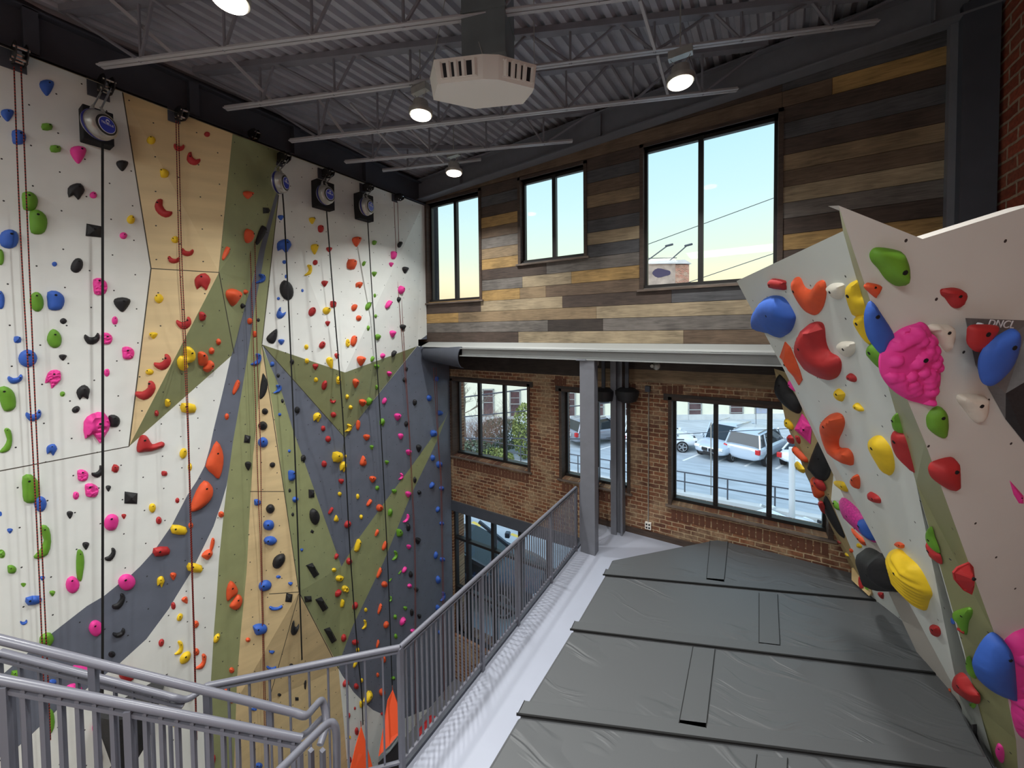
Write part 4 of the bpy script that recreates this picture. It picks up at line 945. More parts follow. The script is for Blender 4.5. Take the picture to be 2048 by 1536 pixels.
simple('''bt 94 175 28 31;bt 15 230 25 24;bd 38 274 27 28;gq 94 253 19 13;gq 111 297 19 13;pt 157 309 31 34;kh 153 383 32 31;kt 245 331 23 21;gd 60 402 30 36;gd 77 444 34 46;po 187 390 14 13;kq 188 461 32 25 8;yo 262 439 15 17;po 247 471 14 13;bo 18 478 38 37
;ro 414 268 11 10;yo 302 280 17 15;rk 358 294 21 15;rk 386 318 27 22 30;yd 328 346 16 17;rk 325 418 38 26 45;yo 350 479 15 13;rk 374 504 24 16;rk 347 519 23 15;ot 497 390 17 15;oo 498 473 12 27;os 452 507 12 27 20;kq 533 421 11 12;ks 522 471 15 38 20
;gd 2 514 12 30;bo 109 528 10 9;ko 154 531 22 30 25;pj 201 573 27 32;go 74 603 26 38 -8;bd 112 601 33 37;bd 2 600 14 34;ko 127 642 13 11;kt 245 609 32 28;po 230 641 12 16;go 109 678 27 36 -8;bq 35 679 13 12;kk 185 677 30 23 -15;pj 214 677 21 22;pj 257 706 23 24;kt 126 715 15 12;bo 56 717 35 33;pj 107 758 27 36 20;bk 31 758 29 18 -15;po 214 745 11 15;go 125 788 10 10;kh 168 786 26 28 -20;gd 15 797 31 48 -15;ko 152 819 16 12 -30;bk 68 831 30 22 -20
;rh 405 564 30 32 -10;yo 317 597 16 18;ot 468 595 24 33;oo 492 584 7 9;ko 486 612 7 10;oo 500 642 10 12;ko 517 640 6 7;rk 368 646 28 24 -25;rd 406 633 12 17;yt 306 671 16 13;bc 521 557 20 18;oo 510 668 9 12;oo 438 684 9 12;oo 424 702 10 13;od 407 718 18 27;od 419 734 15 23 40;bc 513 719 18 24 10;rk 326 725 34 26 -45;yo 298 744 15 11;rk 292 782 42 28 -45;os 473 775 15 29 20;yq 336 806 9 14;yq 377 816 27 18 5;ro 314 827 8 12;oo 454 833 8 12;ko 530 823 12 12;ko 526 852 17 17;kq 495 878 12 16 10;bo 526 885 19 19;pj 195 856 50 58;yo 367 907 14 19 15
;kd 229 842 22 23;gc 12 881 24 47;bh 104 900 20 22;pj 166 951 21 22;kk 197 944 26 18 -50;rq 231 937 12 14 20;pj 184 981 26 26;gd 62 978 33 54;po 152 991 12 15;kt 217 977 10 12;kq 262 996 26 24 5;bo 81 1008 24 29;kt 140 1030 12 15;bo 1 1028 6 9;po 223 1045 27 34 15;rt 248 1033 9 10;bt 20 1062 11 10;gc 85 1084 33 64;kt 172 1092 13 15;kk 222 1110 28 16 -60;gd 4 1108 12 16;gd 24 1139 17 16;gs 161 1131 25 60;po 145 1170 26 33;po 254 1165 33 31 -30;bt 85 1157 10 9;gt 47 1170 10 8;gt 105 1187 11 11
;yo 380 934 8 16;rq 329 947 10 9;kt 497 932 12 17;ro 355 1001 8 10;yo 305 1016 13 18;ro 318 1041 11 15;oo 443 1029 11 12;yq 358 1060 28 17 8;oo 382 1051 9 12;bd 515 1005 13 12;ko 541 1018 16 18;bo 538 1051 21 20;rq 323 1103 29 17 -8;os 425 1090 12 27 10;od 416 1109 21 16 -50;yq 390 1136 27 16 10;yh 322 1164 14 21;ot 347 1153 12 15;ot 371 1201 12 14 -30;ro 347 1212 9 14;yo 360 1235 10 16 25;oo 392 1249 11 15 15;bo 530 1172 25 21 -20
;bq 67 1201 28 16 -10;bk 48 1245 14 10 -20;gh 94 1282 27 30;po 192 1257 26 30;kk 239 1204 34 18 -60;kk 239 1267 25 15 -30;ko 224 1309 13 12;pq 163 1339 32 12 8;bo 106 1364 14 10;po 148 1382 34 26;gq 34 1350 20 16;ro 255 1350 30 28;kc 197 1384 14 18;gc 95 1445 28 52;po 192 1457 15 20;po 295 1470 9 18 20;kc 197 1518 16 34;ys 254 1502 8 20;po 268 1520 9 17;yt 270 1487 7 9;ro 284 1396 36 24
;ro 323 1286 10 15 15;yc 358 1296 17 27;yo 371 1316 17 27 35;oo 393 1304 11 14;oc 403 1324 17 32 15;yo 434 1277 10 20 25;oo 464 1341 10 11;bd 521 1259 26 21 -15;oo 496 1280 9 9;os 459 1392 18 30 -25;bo 508 1419 12 6;ro 425 1521 12 22 15;yo 383 1397 9 8;ro 398 1456 6 14;yo 349 1451 7 7;bo 518 1532 14 12''')
simple('''bt 562 435 12 10;bh 569 492 27 26;bo 569 524 8 7;bo 572 553 5 7;ko 574 581 26 38 -15;yt 625 441 12 13;ro 642 457 11 15;yt 630 498 14 20;rt 659 499 11 10;ro 631 525 9 10;yc 617 540 14 21;rt 650 567 12 12;ot 714 483 16 19;oq 704 528 15 18 10;oh 719 570 13 12;go 749 485 8 9;go 728 527 6 10 20;gt 749 548 9 10;ko 800 489 8 12 20;pd 788 510 10 15;pt 783 529 8 9;kt 811 540 10 13;po 803 580 10 16;bo 605 581 5 6;bo 557 597 6 6;bk 562 627 16 22 30;ro 625 623 13 18 25;yo 654 621 15 13 -20;rq 667 608 10 12;rt 656 647 9 10;oo 709 615 10 13 20;oo 718 636 10 11;go 750 591 5 8;go 737 612 9 17 25;go 752 632 5 7;go 737 656 5 10;po 777 609 8 18 25;ko 798 599 6 10;kt 806 655 10 12;pt 786 668 10 14;ku 546 672 18 30 30;bt 563 684 12 11;yo 613 694 8 10;ro 645 690 11 15 30;yj 696 686 8 15;oo 708 682 11 21 10;go 756 674 9 12;rt 674 712 9 11;yt 661 726 13 23 -15;ot 723 722 14 19;go 745 718 6 11 15;po 766 712 8 10;ko 788 707 7 13 20;gt 754 734 9 10;yo 614 722 8 10;ko 584 724 8 10;bo 545 728 8 9;rt 631 734 11 12;yo 632 760 8 9;yj 677 761 9 15;pt 779 748 8 10;ko 557 751 6 8;bc 555 778 14 16;ro 649 771 10 18 15;ot 712 767 10 18;go 754 775 5 9;ko 813 738 5 8;ko 810 760 7 9;yo 695 794 6 9;rk 666 803 11 9;ot 726 806 12 14;go 739 803 9 16 20;ko 565 802 6 8;ko 595 820 10 13;po 769 802 7 13 20;yo 702 815 7 8;bo 560 829 6 6;ro 667 830 11 10 -20;yh 635 835 14 18;ko 830 805 7 12;bo 859 796 8 12;bo 874 758 6 10;bd 881 826 9 9;pt 796 834 12 14;gh 765 845 9 15;os 717 850 12 19;yc 697 856 12 15;ro 647 857 8 11;ko 813 848 7 10
;ro 657 878 10 12;bo 579 902 5 6;kh 607 918 10 15;ot 734 875 12 12;gt 744 895 7 9;pt 802 873 9 12;bq 868 867 10 12;kt 838 897 9 15;pt 818 905 10 11;bo 866 916 7 12;yq 676 914 17 19;yo 691 913 5 7;yh 687 934 12 20;ou 727 922 12 20;ro 649 928 10 13;ko 545 930 11 10 -30;gt 774 925 7 8;bo 879 929 10 13;bd 585 951 13 20;rt 683 963 10 10;ot 746 959 12 13;pc 802 953 9 13;ko 830 960 6 12;bo 864 971 7 13 20;bo 884 977 8 9;go 755 976 7 9;gt 789 983 9 9;ko 580 981 5 7;kq 624 987 11 17;yo 680 988 7 8;yj 716 993 6 10;pt 817 989 10 12;ko 839 985 7 8;bo 591 999 10 11;os 739 1006 10 15 30;rs 662 1022 9 15 30;oo 760 1016 12 13;gh 781 1026 8 16;bo 876 1019 6 12 15;yu 673 1037 9 13;yj 723 1034 6 9;ko 586 1029 5 7;ko 630 1033 17 30 -10;ro 696 1049 11 15 25;pc 813 1037 8 18 20;ko 817 1055 7 15;bo 884 1047 8 8;kq 625 1063 6 6 30;os 754 1066 8 14 20;gd 800 1066 11 15;bo 541 1082 24 18;kt 836 1082 10 13;yq 716 1091 8 23 15;os 770 1092 11 18 20;pt 818 1094 8 9;bt 604 1100 6 6;gc 790 1111 10 18;ro 673 1113 6 12 15;ko 558 1123 20 32 35;ro 699 1123 10 13;bo 872 1111 6 14 10;bo 885 1119 9 9;kq 627 1140 13 30 -30;po 809 1140 6 14 25;yo 669 1140 8 8
;gs 800 1145 4 9 40;bo 557 1154 9 6;yj 680 1157 14 12;gs 781 1160 4 8 40;os 759 1146 9 21 20;bt 581 1168 9 7;oo 770 1169 11 12;po 820 1172 8 8;yj 691 1178 14 12 30;kt 833 1180 8 9;ko 822 1149 7 12;bo 877 1160 8 15;bc 886 1193 9 18;ro 677 1187 9 16 20;kq 578 1196 13 18 10;kq 617 1198 14 12 -5;kq 645 1208 13 29 -30;yq 685 1207 6 15 10;gc 781 1198 6 11;ro 711 1212 9 15 20;bk 552 1216 26 10 -8;yo 732 1220 6 8;os 760 1218 8 21 15;gt 811 1217 7 8;go 791 1234 6 9;kt 839 1233 7 9;ko 824 1225 6 14;po 806 1243 8 17 20;yc 729 1249 9 18;oo 773 1250 9 14 15;kk 590 1257 14 29 15;kq 662 1270 12 33 -28;ro 688 1276 9 15 10;po 827 1262 10 8;go 792 1273 6 10;os 756 1288 7 16 12;ro 711 1285 12 10 -20;bt 544 1305 11 7;yo 716 1300 6 9;bo 876 1216 7 12;bo 880 1265 5 9;bk 543 1336 19 8;ko 583 1330 7 5;yo 722 1319 6 8;ys 711 1328 8 16 20;yt 690 1324 5 6;oo 768 1319 8 14;go 798 1350 5 13;gh 787 1357 8 7;oo 756 1350 5 9;yo 724 1361 5 8;ro 692 1367 9 16 30;ro 713 1373 9 11;ks 611 1368 7 21;ko 559 1390 7 6;kq 594 1398 7 7;yq 737 1395 10 24 28;oo 765 1385 11 14;go 804 1383 4 8;yq 723 1409 6 12;rs 698 1433 7 13 15;ro 710 1417 4 6;ro 765 1428 6 6;ro 714 1463 7 16;yo 700 1475 4 6;ro 700 1520 7 12''')
for a in [('r', '160 45 200 42 225 70 250 110 290 100 325 90 345 105 338 130 300 145 240 165 190 168 150 175 132 160 135 110', 240, 860, 3.84, 'large L-shaped'),
          ('o', '745 85 790 160 797 260 765 375 720 345 660 280 700 170', 240, 860, 3.84, 'large fin-shaped'),
          ('o', '650 390 700 420 720 470 700 540 620 610 550 630 545 590 590 470', 240, 860, 3.84, 'large half-moon'),
          ('y', '500 755 540 745 575 780 580 830 555 865 520 870 530 900 490 930 455 905 445 850 470 815 495 815', 240, 500, 3.84, 'large lumpy'),
          ('k', '1100 945 1130 1000 1133 1060 1110 1120 1075 1147 1073 1100 1080 1030 1090 980', 240, 500, 3.84, 'large teardrop'),
          ('o', '850 1160 885 1185 908 1230 900 1260 860 1290 830 1318 820 1290 822 1220', 240, 860, 3.84, 'pointed upper'),
          ('o', '905 1265 935 1280 942 1320 925 1365 890 1385 855 1370 845 1350 870 1310', 240, 860, 3.84, 'lower half-moon')]:
    poly(a[0], a[1], a[2], a[3], a[4], a[5], 'L', .4, k=2)
NB = (1460, 400, 3.413); OB = (1540, 720, 3.746); PB = (1660, 1080, 6.98); QB = (1640, 1080, 3.368)
poly('g', '1000 330 1060 325 1160 345 1195 370 1215 440 1215 520 1195 580 1150 588 1080 540 1030 470 985 420 972 370', *NB, 'large double-lobed', hf=.55, lip=-.2)
poly('r', '270 545 300 540 370 555 372 580 375 615 340 615 275 600 272 575', *NB, 'small block-shaped', hf=.6, k=2)
poly('o', '425 545 445 530 470 540 500 600 545 615 580 570 615 552 638 575 643 650 625 730 590 780 555 788 510 760 460 680 430 610 420 570', *NB, 'large U-shaped', hf=.3)
poly('w', '668 585 700 572 760 575 770 610 765 660 735 682 705 665 685 630 665 600', *NB, 'upper small shield-shaped', hf=.55)
poly('y', '795 590 830 560 875 550 890 600 900 650 930 700 932 780 850 800 815 720 800 650', *NB, 'large pillowy upper', hf=.35)
poly('y', '850 802 932 785 945 900 955 985 935 975 885 900', *NB, 'pillowy lower', hf=.4)
poly('o', '925 585 950 565 1025 580 1033 600 1010 660 1000 668 960 635 930 605', *NB, 'small wedge-shaped', hf=.6, P=P2(1747, 580), n=n2)
poly('b', '970 690 1040 780 1130 930 1090 970 1050 1055 990 1000 945 930 928 840 932 760', *NB, 'large long leaf-shaped', hf=.35, P=P2(1760, 660), n=n2)
poly('r', '1450 615 1480 605 1545 600 1600 620 1613 660 1595 720 1560 742 1520 725 1480 670 1455 650', *NB, 'wedge-shaped upper', hf=.6)
poly('b', '190 715 220 680 270 662 330 670 370 710 415 790 420 830 395 900 350 935 320 945 270 920 200 905 160 870 152 810 160 760', *NB, 'large round dish-shaped', hf=.42, lip=.2, P=P1(1565, 620), n=n1)
poly('o', '365 972 400 1010 430 1080 465 1170 482 1230 460 1268 420 1200 380 1130 330 1075', *NB, 'long pointed', hf=.3, k=1, facet=True, P=P1(1580, 730), n=n1)
poly('r', '500 870 540 845 590 850 610 890 620 980 650 1050 700 1080 722 1120 720 1180 690 1225 640 1235 580 1205 530 1160 500 1090 465 1020 458 960 480 900', *NB, 'large boot-shaped', hf=.4)
poly('w', '735 985 760 970 830 972 843 1010 835 1050 800 1075 770 1055 750 1020', *NB, 'lower small shield-shaped', hf=.55)
poly('g', '940 1000 970 980 1010 1020 1040 1090 1038 1160 1000 1130 960 1080 935 1040', *NB, 'half-hidden upper', hf=.4, P=P1(1745, 715), n=n1)
pinkp = (P2(1825, 730), n2)
poly('p', '1090 970 1130 930 1200 880 1290 850 1330 838 1370 870 1400 940 1430 1010 1445 1100 1455 1200 1450 1270 1425 1330 1415 1395 1380 1412 1300 1390 1230 1370 1150 1320 1090 1260 1050 1190 1040 1110 1055 1040', *NB, 'huge brain-like', hf=.3, knob=60, step=.010, P=pinkp[0], n=pinkp[1])
poly('w', '1355 880 1380 852 1440 850 1510 858 1530 880 1530 960 1515 1020 1490 1040 1460 1010 1420 950 1370 900', *NB, 'upper tooth-shaped', hf=.5)
poly('r', '800 1195 820 1185 850 1205 858 1230 845 1245 810 1230', *NB, 'tiny rounded', hf=.6)
poly('y', '715 1310 735 1290 775 1325 770 1355 755 1378 730 1350', *NB, 'small upper', hf=.6)
poly('y', '845 1395 870 1388 908 1435 885 1445 855 1425', *NB, 'small lower', hf=.6)
poly('r', '1640 870 1690 852 1830 858 1830 890 1790 960 1760 1030 1690 1038 1635 985 1632 920', *NB, 'block-shaped', hf=.3, P=P2(1968, 677)+n2*.06, n=n2)
poly('b', '1975 895 1940 882 1880 910 1790 970 1730 1050 1712 1130 1725 1220 1755 1265 1810 1270 1880 1210 1940 1130 1975 1030 1985 940', *NB, 'large oval dished', hf=.3, P=P2(1998, 715)+n2*.08, n=n2)
poly('w', '1565 1345 1600 1330 1740 1340 1755 1370 1760 1440 1740 1500 1705 1528 1660 1495 1610 1430 1570 1380', *NB, 'lower tooth-shaped', hf=.5)
poly('g', '1190 420 1230 370 1280 352 1320 390 1335 460 1335 540 1318 592 1260 570 1200 520 1185 470', *OB, 'ribbed half-dome', hf=.45)
poly('r', '1215 810 1250 770 1380 738 1400 780 1425 920 1415 960 1385 988 1320 960 1240 900 1215 850', *OB, 'large wedge-shaped', hf=.55)
poly('o', '400 450 430 415 480 402 520 425 535 480 520 540 495 600 500 660 560 668 595 710 603 770 590 795 530 770 460 710 430 650 405 560 395 490', *OB, 'large S-curved', hf=.4)
poly('y', '750 590 790 570 830 590 880 660 905 740 912 810 900 850 875 868 840 820 800 740 760 650', *OB, 'long bean-shaped', hf=.45)
poly('g', '920 430 950 395 975 440 1000 550 960 545 925 500', *OB, 'half-hidden rounded', hf=.5, P=P1(1795, 846), n=n1)
poly('r', '925 530 1000 560 1040 650 1085 845 1040 810 960 720 920 620', *OB, 'large half-hidden', hf=.4, P=P1(1805, 890), n=n1)
poly('o', '610 885 640 858 660 880 665 940 655 968 630 945 610 910', *OB, 'small upright', hf=.6)
poly('r', '735 1000 750 990 800 1020 820 1050 815 1075 770 1065 740 1040', *OB, 'small grooved', hf=.6)
poly('o', '930 1375 960 1363 1000 1385 995 1410 970 1410 945 1395', *OB, 'tiny low', hf=.6)
poly('p', '1800 905 1850 960 1903 1020 1903 1078 1870 1075 1830 1010', *OB, 'sharp pointed', hf=.4, k=1, facet=True)
poly('g', '1168 1290 1200 1250 1225 1330 1265 1445 1220 1420 1170 1350', *OB, 'lower half-hidden', hf=.4, P=P1(1860, 1080), n=n1)
poly('r', '1168 1365 1220 1425 1265 1460 1280 1530 1240 1510 1190 1460', *OB, 'thin half-hidden', hf=.3, P=P1(1865, 1108), n=n1)
PT = onY(1590, 850, 6.1); nT = (q5-q0).cross(qm-q0).normalized(); nT = nT if nT.dot(C-q0) > 0 else -nT
def tanp(s, col, word, **k): poly(col, s, *OB, word, **k)
tanp('55 120 80 108 130 150 190 240 232 310 230 380 205 405 140 375 60 300 28 230 35 160', 'k', 'very large drop-shaped', hf=.5)
tanp('145 155 190 235 165 220 140 180', 'p', 'small sliver-like', hf=.4)
tanp('235 402 310 500 300 632 180 520', 'p', 'large pyramid-shaped', hf=.55, k=1, facet=True, step=.05)
tanp('105 450 135 445 172 490 165 525 110 500', 'y', 'small upper', hf=.5)
tanp('130 570 150 565 172 600 170 630 145 620', 'r', 'small left', hf=.5)
tanp('185 570 215 572 228 605 222 630 200 615', 'r', 'small right', hf=.5)
tanp('170 655 190 655 265 735 275 770 240 755 190 700', 'o', 'long thin', hf=.5)
tanp('370 580 410 640 455 760 450 840 430 890 400 910 350 895 290 830 280 790', 'k', 'very large cone-shaped', hf=.5)
tanp('190 765 210 770 250 820 245 850 200 815', 'y', 'small edge', hf=.5)
tanp('305 885 350 900 400 1000 380 1030 340 1035 315 980', 'o', 'large rounded', hf=.4)
tanp('330 885 365 890 405 950 402 985 370 970 340 920', 'r', 'medium wedge', hf=.6)
tanp('405 1025 440 1060 555 1320 500 1290 410 1130', 'k', 'long blade-shaped', hf=.35)
tanp('365 1060 390 1070 415 1150 395 1140', 'r', 'thin edge', hf=.4)
tanp('470 1060 490 1060 530 1110 525 1130 485 1110', 'g', 'small slanting', hf=.5)
tanp('475 910 540 912 570 945 575 990 520 965', 'y', 'flat triangular', hf=.4)
tanp('610 1260 660 1310 725 1360 715 1390 680 1375 620 1290', 'o', 'long dark', hf=.5)
tanp('645 1380 665 1375 685 1395 680 1410 655 1405', 'y', 'tiny', hf=.5)
tanp('590 1418 610 1415 622 1435 605 1445', 'o', 'tiny', hf=.5)
tanp('560 1445 575 1450 590 1475 565 1465', 'y', 'tiny lowest', hf=.5)
tanp('505 1350 530 1370 520 1380', 'r', 'tiny', hf=.5, k=2)
tanp('525 1035 620 1100 720 1230 780 1370 700 1320 560 1180', 'v', 'large dotted leaf-shaped', hf=.3)
tanp('683 1183 730 1240 780 1352 745 1340 690 1260', 'b', 'slim bright', hf=.6)
poly('k', '440 140 480 125 560 160 620 200 720 230 840 450 975 735 870 730 650 725 560 700 490 600 465 480 460 280', *PB, 'huge bucket-shaped', hf=.6)
poly('y', '835 160 870 138 930 150 1010 230 1120 330 1200 430 1280 580 1355 760 1320 850 1280 985 1230 960 1100 820 960 650 870 550 845 350', *PB, 'large ridged croissant-shaped', hf=.4, knob=-1, step=.014, P=P1(1816, 1160), n=n1)
poly('g', '360 330 430 350 430 390 370 360', *PB, 'tiny', hf=.5, k=2)
poly('r', '395 530 420 498 455 520 465 600 455 670 420 675 395 620', *PB, 'flat round', hf=.3, k=2, P=onY(1722, 1166, 6.3), n=Vector((-.7, -.7, 0)).normalized())
poly('g', '480 630 530 680 525 700 490 680', *PB, 'tiny low', hf=.4, k=2, P=onY(1733, 1177, 6.2), n=Vector((-.7, -.7, 0)).normalized())
poly('r', '665 735 740 740 740 825 700 800', *PB, 'small low', hf=.5, k=2)
poly('r', '1405 1190 1440 1185 1500 1215 1525 1280 1520 1330 1480 1355 1435 1310 1410 1250', *PB, 'small oval', hf=.6)
poly('r', '910 230 940 195 1020 162 1045 190 1055 270 1050 330 1035 378 980 350 920 280', *QB, 'faceted', hf=.6, k=1, facet=True, P=P2(1932, 1158), n=n2)
poly('g', '890 495 920 475 1000 455 1022 480 1015 520 995 560 985 640 950 610 920 550 895 530', *QB, 'hooked jug-like', hf=.5)
poly('b', '878 525 895 540 905 565 885 565', *QB, 'tiny half-hidden', hf=.5, k=2, P=P1(1905, 1242), n=n1)
poly('r', '920 590 960 610 965 635 935 615', *QB, 'tiny half-hidden', hf=.5, k=2, P=P1(1920, 1262), n=n1)
poly('g', '985 810 1000 780 1020 850 1045 935 1010 910 985 860', *QB, 'narrow half-hidden', hf=.5, P=P1(1940, 1335), n=n1)
poly('r', '895 935 930 893 970 920 1020 1000 1055 1050 1050 1105 1000 1085 930 1030 895 970', *QB, 'leaf-shaped', hf=.45, P=P1(1925, 1375), n=n1)
poly('b', '1150 680 1200 650 1250 680 1270 720 1290 800 1330 1050 1300 1085 1200 1050 1100 970 1062 880 1065 830 1100 750', *QB, 'large bulging', hf=.55, P=P2(1985, 1335), n=n2)
poly('p', '1270 720 1310 670 1374 635 1450 640 1500 900 1480 1200 1440 1340 1400 1360 1355 1320 1320 1200 1320 1120 1290 1080 1245 960 1245 850', *QB, 'huge bubbly', hf=.5, knob=26, step=.012, P=P2(2040, 1370), n=n2)
poly('p', '1185 1390 1200 1370 1230 1400 1240 1450 1230 1505 1200 1480 1178 1430', *QB, 'small pointed', hf=.5)
poly('o', '855 1010 875 1000 880 1040 865 1052', *QB, 'tiny round', hf=.5, k=2)
poly('y', '915 1150 935 1142 948 1165 940 1210 920 1190', *QB, 'tiny upright', hf=.5, k=2)
poly('g', '1000 1100 1050 1105 1030 1138', *QB, 'tiny low', hf=.5, k=2, P=P1(1945, 1412), n=n1)
poly('b', '920 1360 965 1328 1000 1380 1040 1480 1035 1510 990 1480 930 1400', *QB, 'wedge-shaped low', hf=.4, P=P1(1930, 1500)+n1*.03, n=n1)

# --- build, name, describe
HC['v'] = ('purple', (200, 50, 140)); M['hv'] = M['purpledots']
M['hole'] = new_mat('bolt_hole', (12, 10, 10), .9)
ORD = ['top', 'second', 'third', 'fourth', 'fifth', 'sixth', 'seventh', 'eighth', 'ninth', 'tenth', 'eleventh', 'twelfth', 'thirteenth', 'fourteenth', 'fifteenth', 'sixteenth', 'seventeenth', 'eighteenth', 'nineteenth', 'twentieth', 'twenty-first', 'twenty-second', 'twenty-third', 'twenty-fourth', 'twenty-fifth', 'twenty-sixth', 'twenty-seventh', 'twenty-eighth', 'twenty-ninth', 'thirtieth']+['%dth' % k for k in range(31, 80)]
LN = [('leftmost rope', [(36, 134), (60, 780), (85, 1290), (95, 1536)]), ('leftmost strap', [(205, 200), (205, 1536)]), ('second rope', [(355, 234), (372, 760), (387, 1280), (396, 1536)]), ('third rope', [(500, 275), (512, 800), (532, 1536)]),
      ('second strap', [(557, 320), (585, 840), (608, 1536)]), ('third strap', [(650, 400), (685, 850), (730, 1536)]), ('fourth strap', [(733, 430), (762, 860), (790, 1536)]), ('fourth rope', [(792, 397), (817, 850), (832, 1400), (834, 1536)]), ('last rope', [(866, 735), (883, 960), (893, 1536)])]
def lane(x, y):
    best = None
    for nm, pl in LN:
        for a, b in zip(pl[:-1], pl[1:]):
            if a[1] <= y <= b[1] or (y < pl[0][1] and a is pl[0]) or (y > pl[-1][1] and b is pl[-1]):
                xx = a[0]+(b[0]-a[0])*(y-a[1])/max(1, b[1]-a[1]); d = abs(x-xx)
                if best is None or d < best[0]: best = (d, nm)
                break
    return best[1]
for h in HOLDS:
    h['cn'] = HC[h['col']][0]
    if h['wall'] == 'L':
        h['panel'] = colour_at(h['P'].y, h['P'].z, False)
        h['lane'] = lane(h['x'], h['y'])
        h['key'] = ('L', h['cn'], h['lane'])
    else:
        def side(): 
            d1 = (h['P']-T1).dot(n1); d2 = (h['P']-b0).dot(n2)
            if abs(d2) < .12 and h['x'] > 1700 and abs(d1) > .003: return 'right white panel'
            if abs(d1) < .06 and h['x'] > 1490: return 'middle white panel'
            if h['x'] > 1760: return 'olive strip'
            return 'tan and grey face by the window'
        h['lane'] = side(); h['key'] = ('R', h['cn'], h['lane'])
from collections import defaultdict
grp = defaultdict(list)
for h in HOLDS: grp[h['key']].append(h)
for k, l in grp.items():
    l.sort(key=lambda q: q['y'])
    for i, h in enumerate(l): h['ord'] = ORD[i]; h['cnt'] = len(l)
HOLDS.sort(key=lambda h: -(h['a'] + (1e6 if h['wall'] == 'R' else 0)))
NIND = 310; rest = defaultdict(MB); restv = []
for i, h in enumerate(HOLDS):
    px_w = math.sqrt(h['a']); off = 0.
    vs, fs, c, n, area, sz, top = hold_mesh(h['o'], h['P'], h['n'], h['hf'], h['knob'] if h['a'] > 90 else 0, h['facet'], .0, h['seed'], h['step'] or (None if h['a'] > 250 or (h['knob'] and h['a'] > 90) else .022), h['lip'])
    if i < NIND:
        size = 'tiny' if h['a'] < 90 else 'small' if h['a'] < 260 else 'medium' if h['a'] < 900 else 'large'
        w = h['word'] or 'rounded'
        if h['wall'] == 'L':
            if w.split()[0] in ('large',): size = ''
            lab = ' '.join(('%s %s %s hold on %s, %s %s one down along the %s' % (size, h['cn'], w, h['panel'] if 1 else '', h['ord'], h['cn'], h['lane'])).split())
            if h['cnt'] == 1: lab = ' '.join(('%s %s %s hold on %s, the only %s one along the %s' % (size, h['cn'], w, h['panel'], h['cn'], h['lane'])).split())
            g = 'climbing holds on the tall roped wall'
        else:
            lab = '%s %s hold on the %s, %s %s one there' % (w, h['cn'], h['lane'], h['ord'] if h['cnt'] > 1 else 'only', h['cn']); g = 'climbing holds on the boulder wall'
            if len(lab.split()) > 16: lab = '%s %s hold on the %s' % (w, h['cn'], h['lane'])
        mb = MB(); base = Vector(c); mb.add([v-base for v in vs], fs)
        o = mb.build('climbing_hold', M['h'+h['col']], smooth=not h['facet']); o.location = base; tag(o, lab, 'climbing hold', g)
        if h['a'] > 170:
            r_ = min(.011, sz*.09); ax = n; tp = Vector(top)-base; mb = MB(); mb.disc(tp-ax*.004, ax, [(-.01, r_), (.0055, r_)], 8)
            b = mb.build('bolt_hole', M['hole'], o)
    else:
        k = h['col']; mb = rest[k]; mb.add(vs, fs)
mbr = MB(); ks = list(rest)
for q, k in enumerate(ks): mbr.add(rest[k].v, rest[k].f, q)
if ks:
    o = mbr.build('small_climbing_holds', [M['h'+k] for k in ks], smooth=True); tag(o, 'the many smallest coloured foot chips scattered over the tall roped wall', 'climbing holds', kind='stuff')
print('HOLDS', len(HOLDS), 'ind', min(NIND, len(HOLDS)), 'cut area', HOLDS[min(NIND, len(HOLDS)-1)]['a'])
# ================================================================== MATS
zt = .3
def mp(x, y): return onz(x, y, zt)
sL = [Vector((-1.7, 5.38, zt)), Vector((-1.68, 4.98, zt)), Vector((-1.68, 3.86, zt)), Vector((-1.70, 2.74, zt)), Vector((-1.7, 1.6, zt)), Vector((-1.7, .5, zt))]
sR = [Vector((1.2, 6.84, zt)), Vector((1.34, 6.24, zt)), Vector((1.62, 5.22, zt)), Vector((1.6, 4.22, zt)), Vector((1.9, 3.1, zt)), Vector((1.9, 2.0, zt))]
names = ['farthest grey crash mat, against the brick wall', 'second grey crash mat from the brick wall', 'third grey crash mat from the brick wall', 'fourth grey crash mat, nearest the bottom of the view', 'fifth grey crash mat, at the bottom edge']
import itertools
def mat_piece(poly, name_i, flaps, label):
    c = sum(poly, Vector())/len(poly); root = thing('crash_mat', (c.x, c.y, 0), label, 'crash mat', 'grey crash mats covering the mezzanine')
    k = .006; pl = [c+(p-c)*(1-k) for p in poly]
    mb = MB(); mb.prism([Vector((p.x, p.y, zt)) for p in pl], (0, 0, -zt+.002)); o = part(mb, 'mat_body', M['vinyl'], root, bevel=.03)
    if len(flaps) > 1 or name_i < 3:
        a, b = flaps[0][0], flaps[0][1]; mb = MB(); mb.bar(Vector((a.x-.01, a.y-.012, zt+.006)), Vector((b.x+.02, b.y-.012, zt+.006)), .016, .014); part(mb, 'seam_gap', M['strap'], root)
    for fl in flaps:
        mb = MB(); mb.prism([Vector((p.x, p.y, zt+.008)) for p in fl], (0, 0, -.007)); part(mb, 'cover_flap', M['vinyl2'], root, bevel=.003)
        mb = MB()
        a, b, c2, d = fl
        for u, v in ((a, d), (b, c2)): mb.bar(Vector((u.x, u.y, zt+.009)), Vector((v.x, v.y, zt+.009)), .006, .003)
        part(mb, 'seam_stitch', M['strap'], root)
def q4_(a, b, c, d): return [mp(*a), mp(*b), mp(*c), mp(*d)]
def hflap(i, w=.14):
    a, b = sL[i], sR[i]; up_ = Vector((0, w, 0)); e = .0
    return [a+Vector((0, .01, 0)), b+Vector((-.02, .01, 0)), b+Vector((-.02, w, 0)), a+Vector((-.01, w, 0))]
apex = mp(1433, 1078); cr_ = [mp(1700, 1128)]
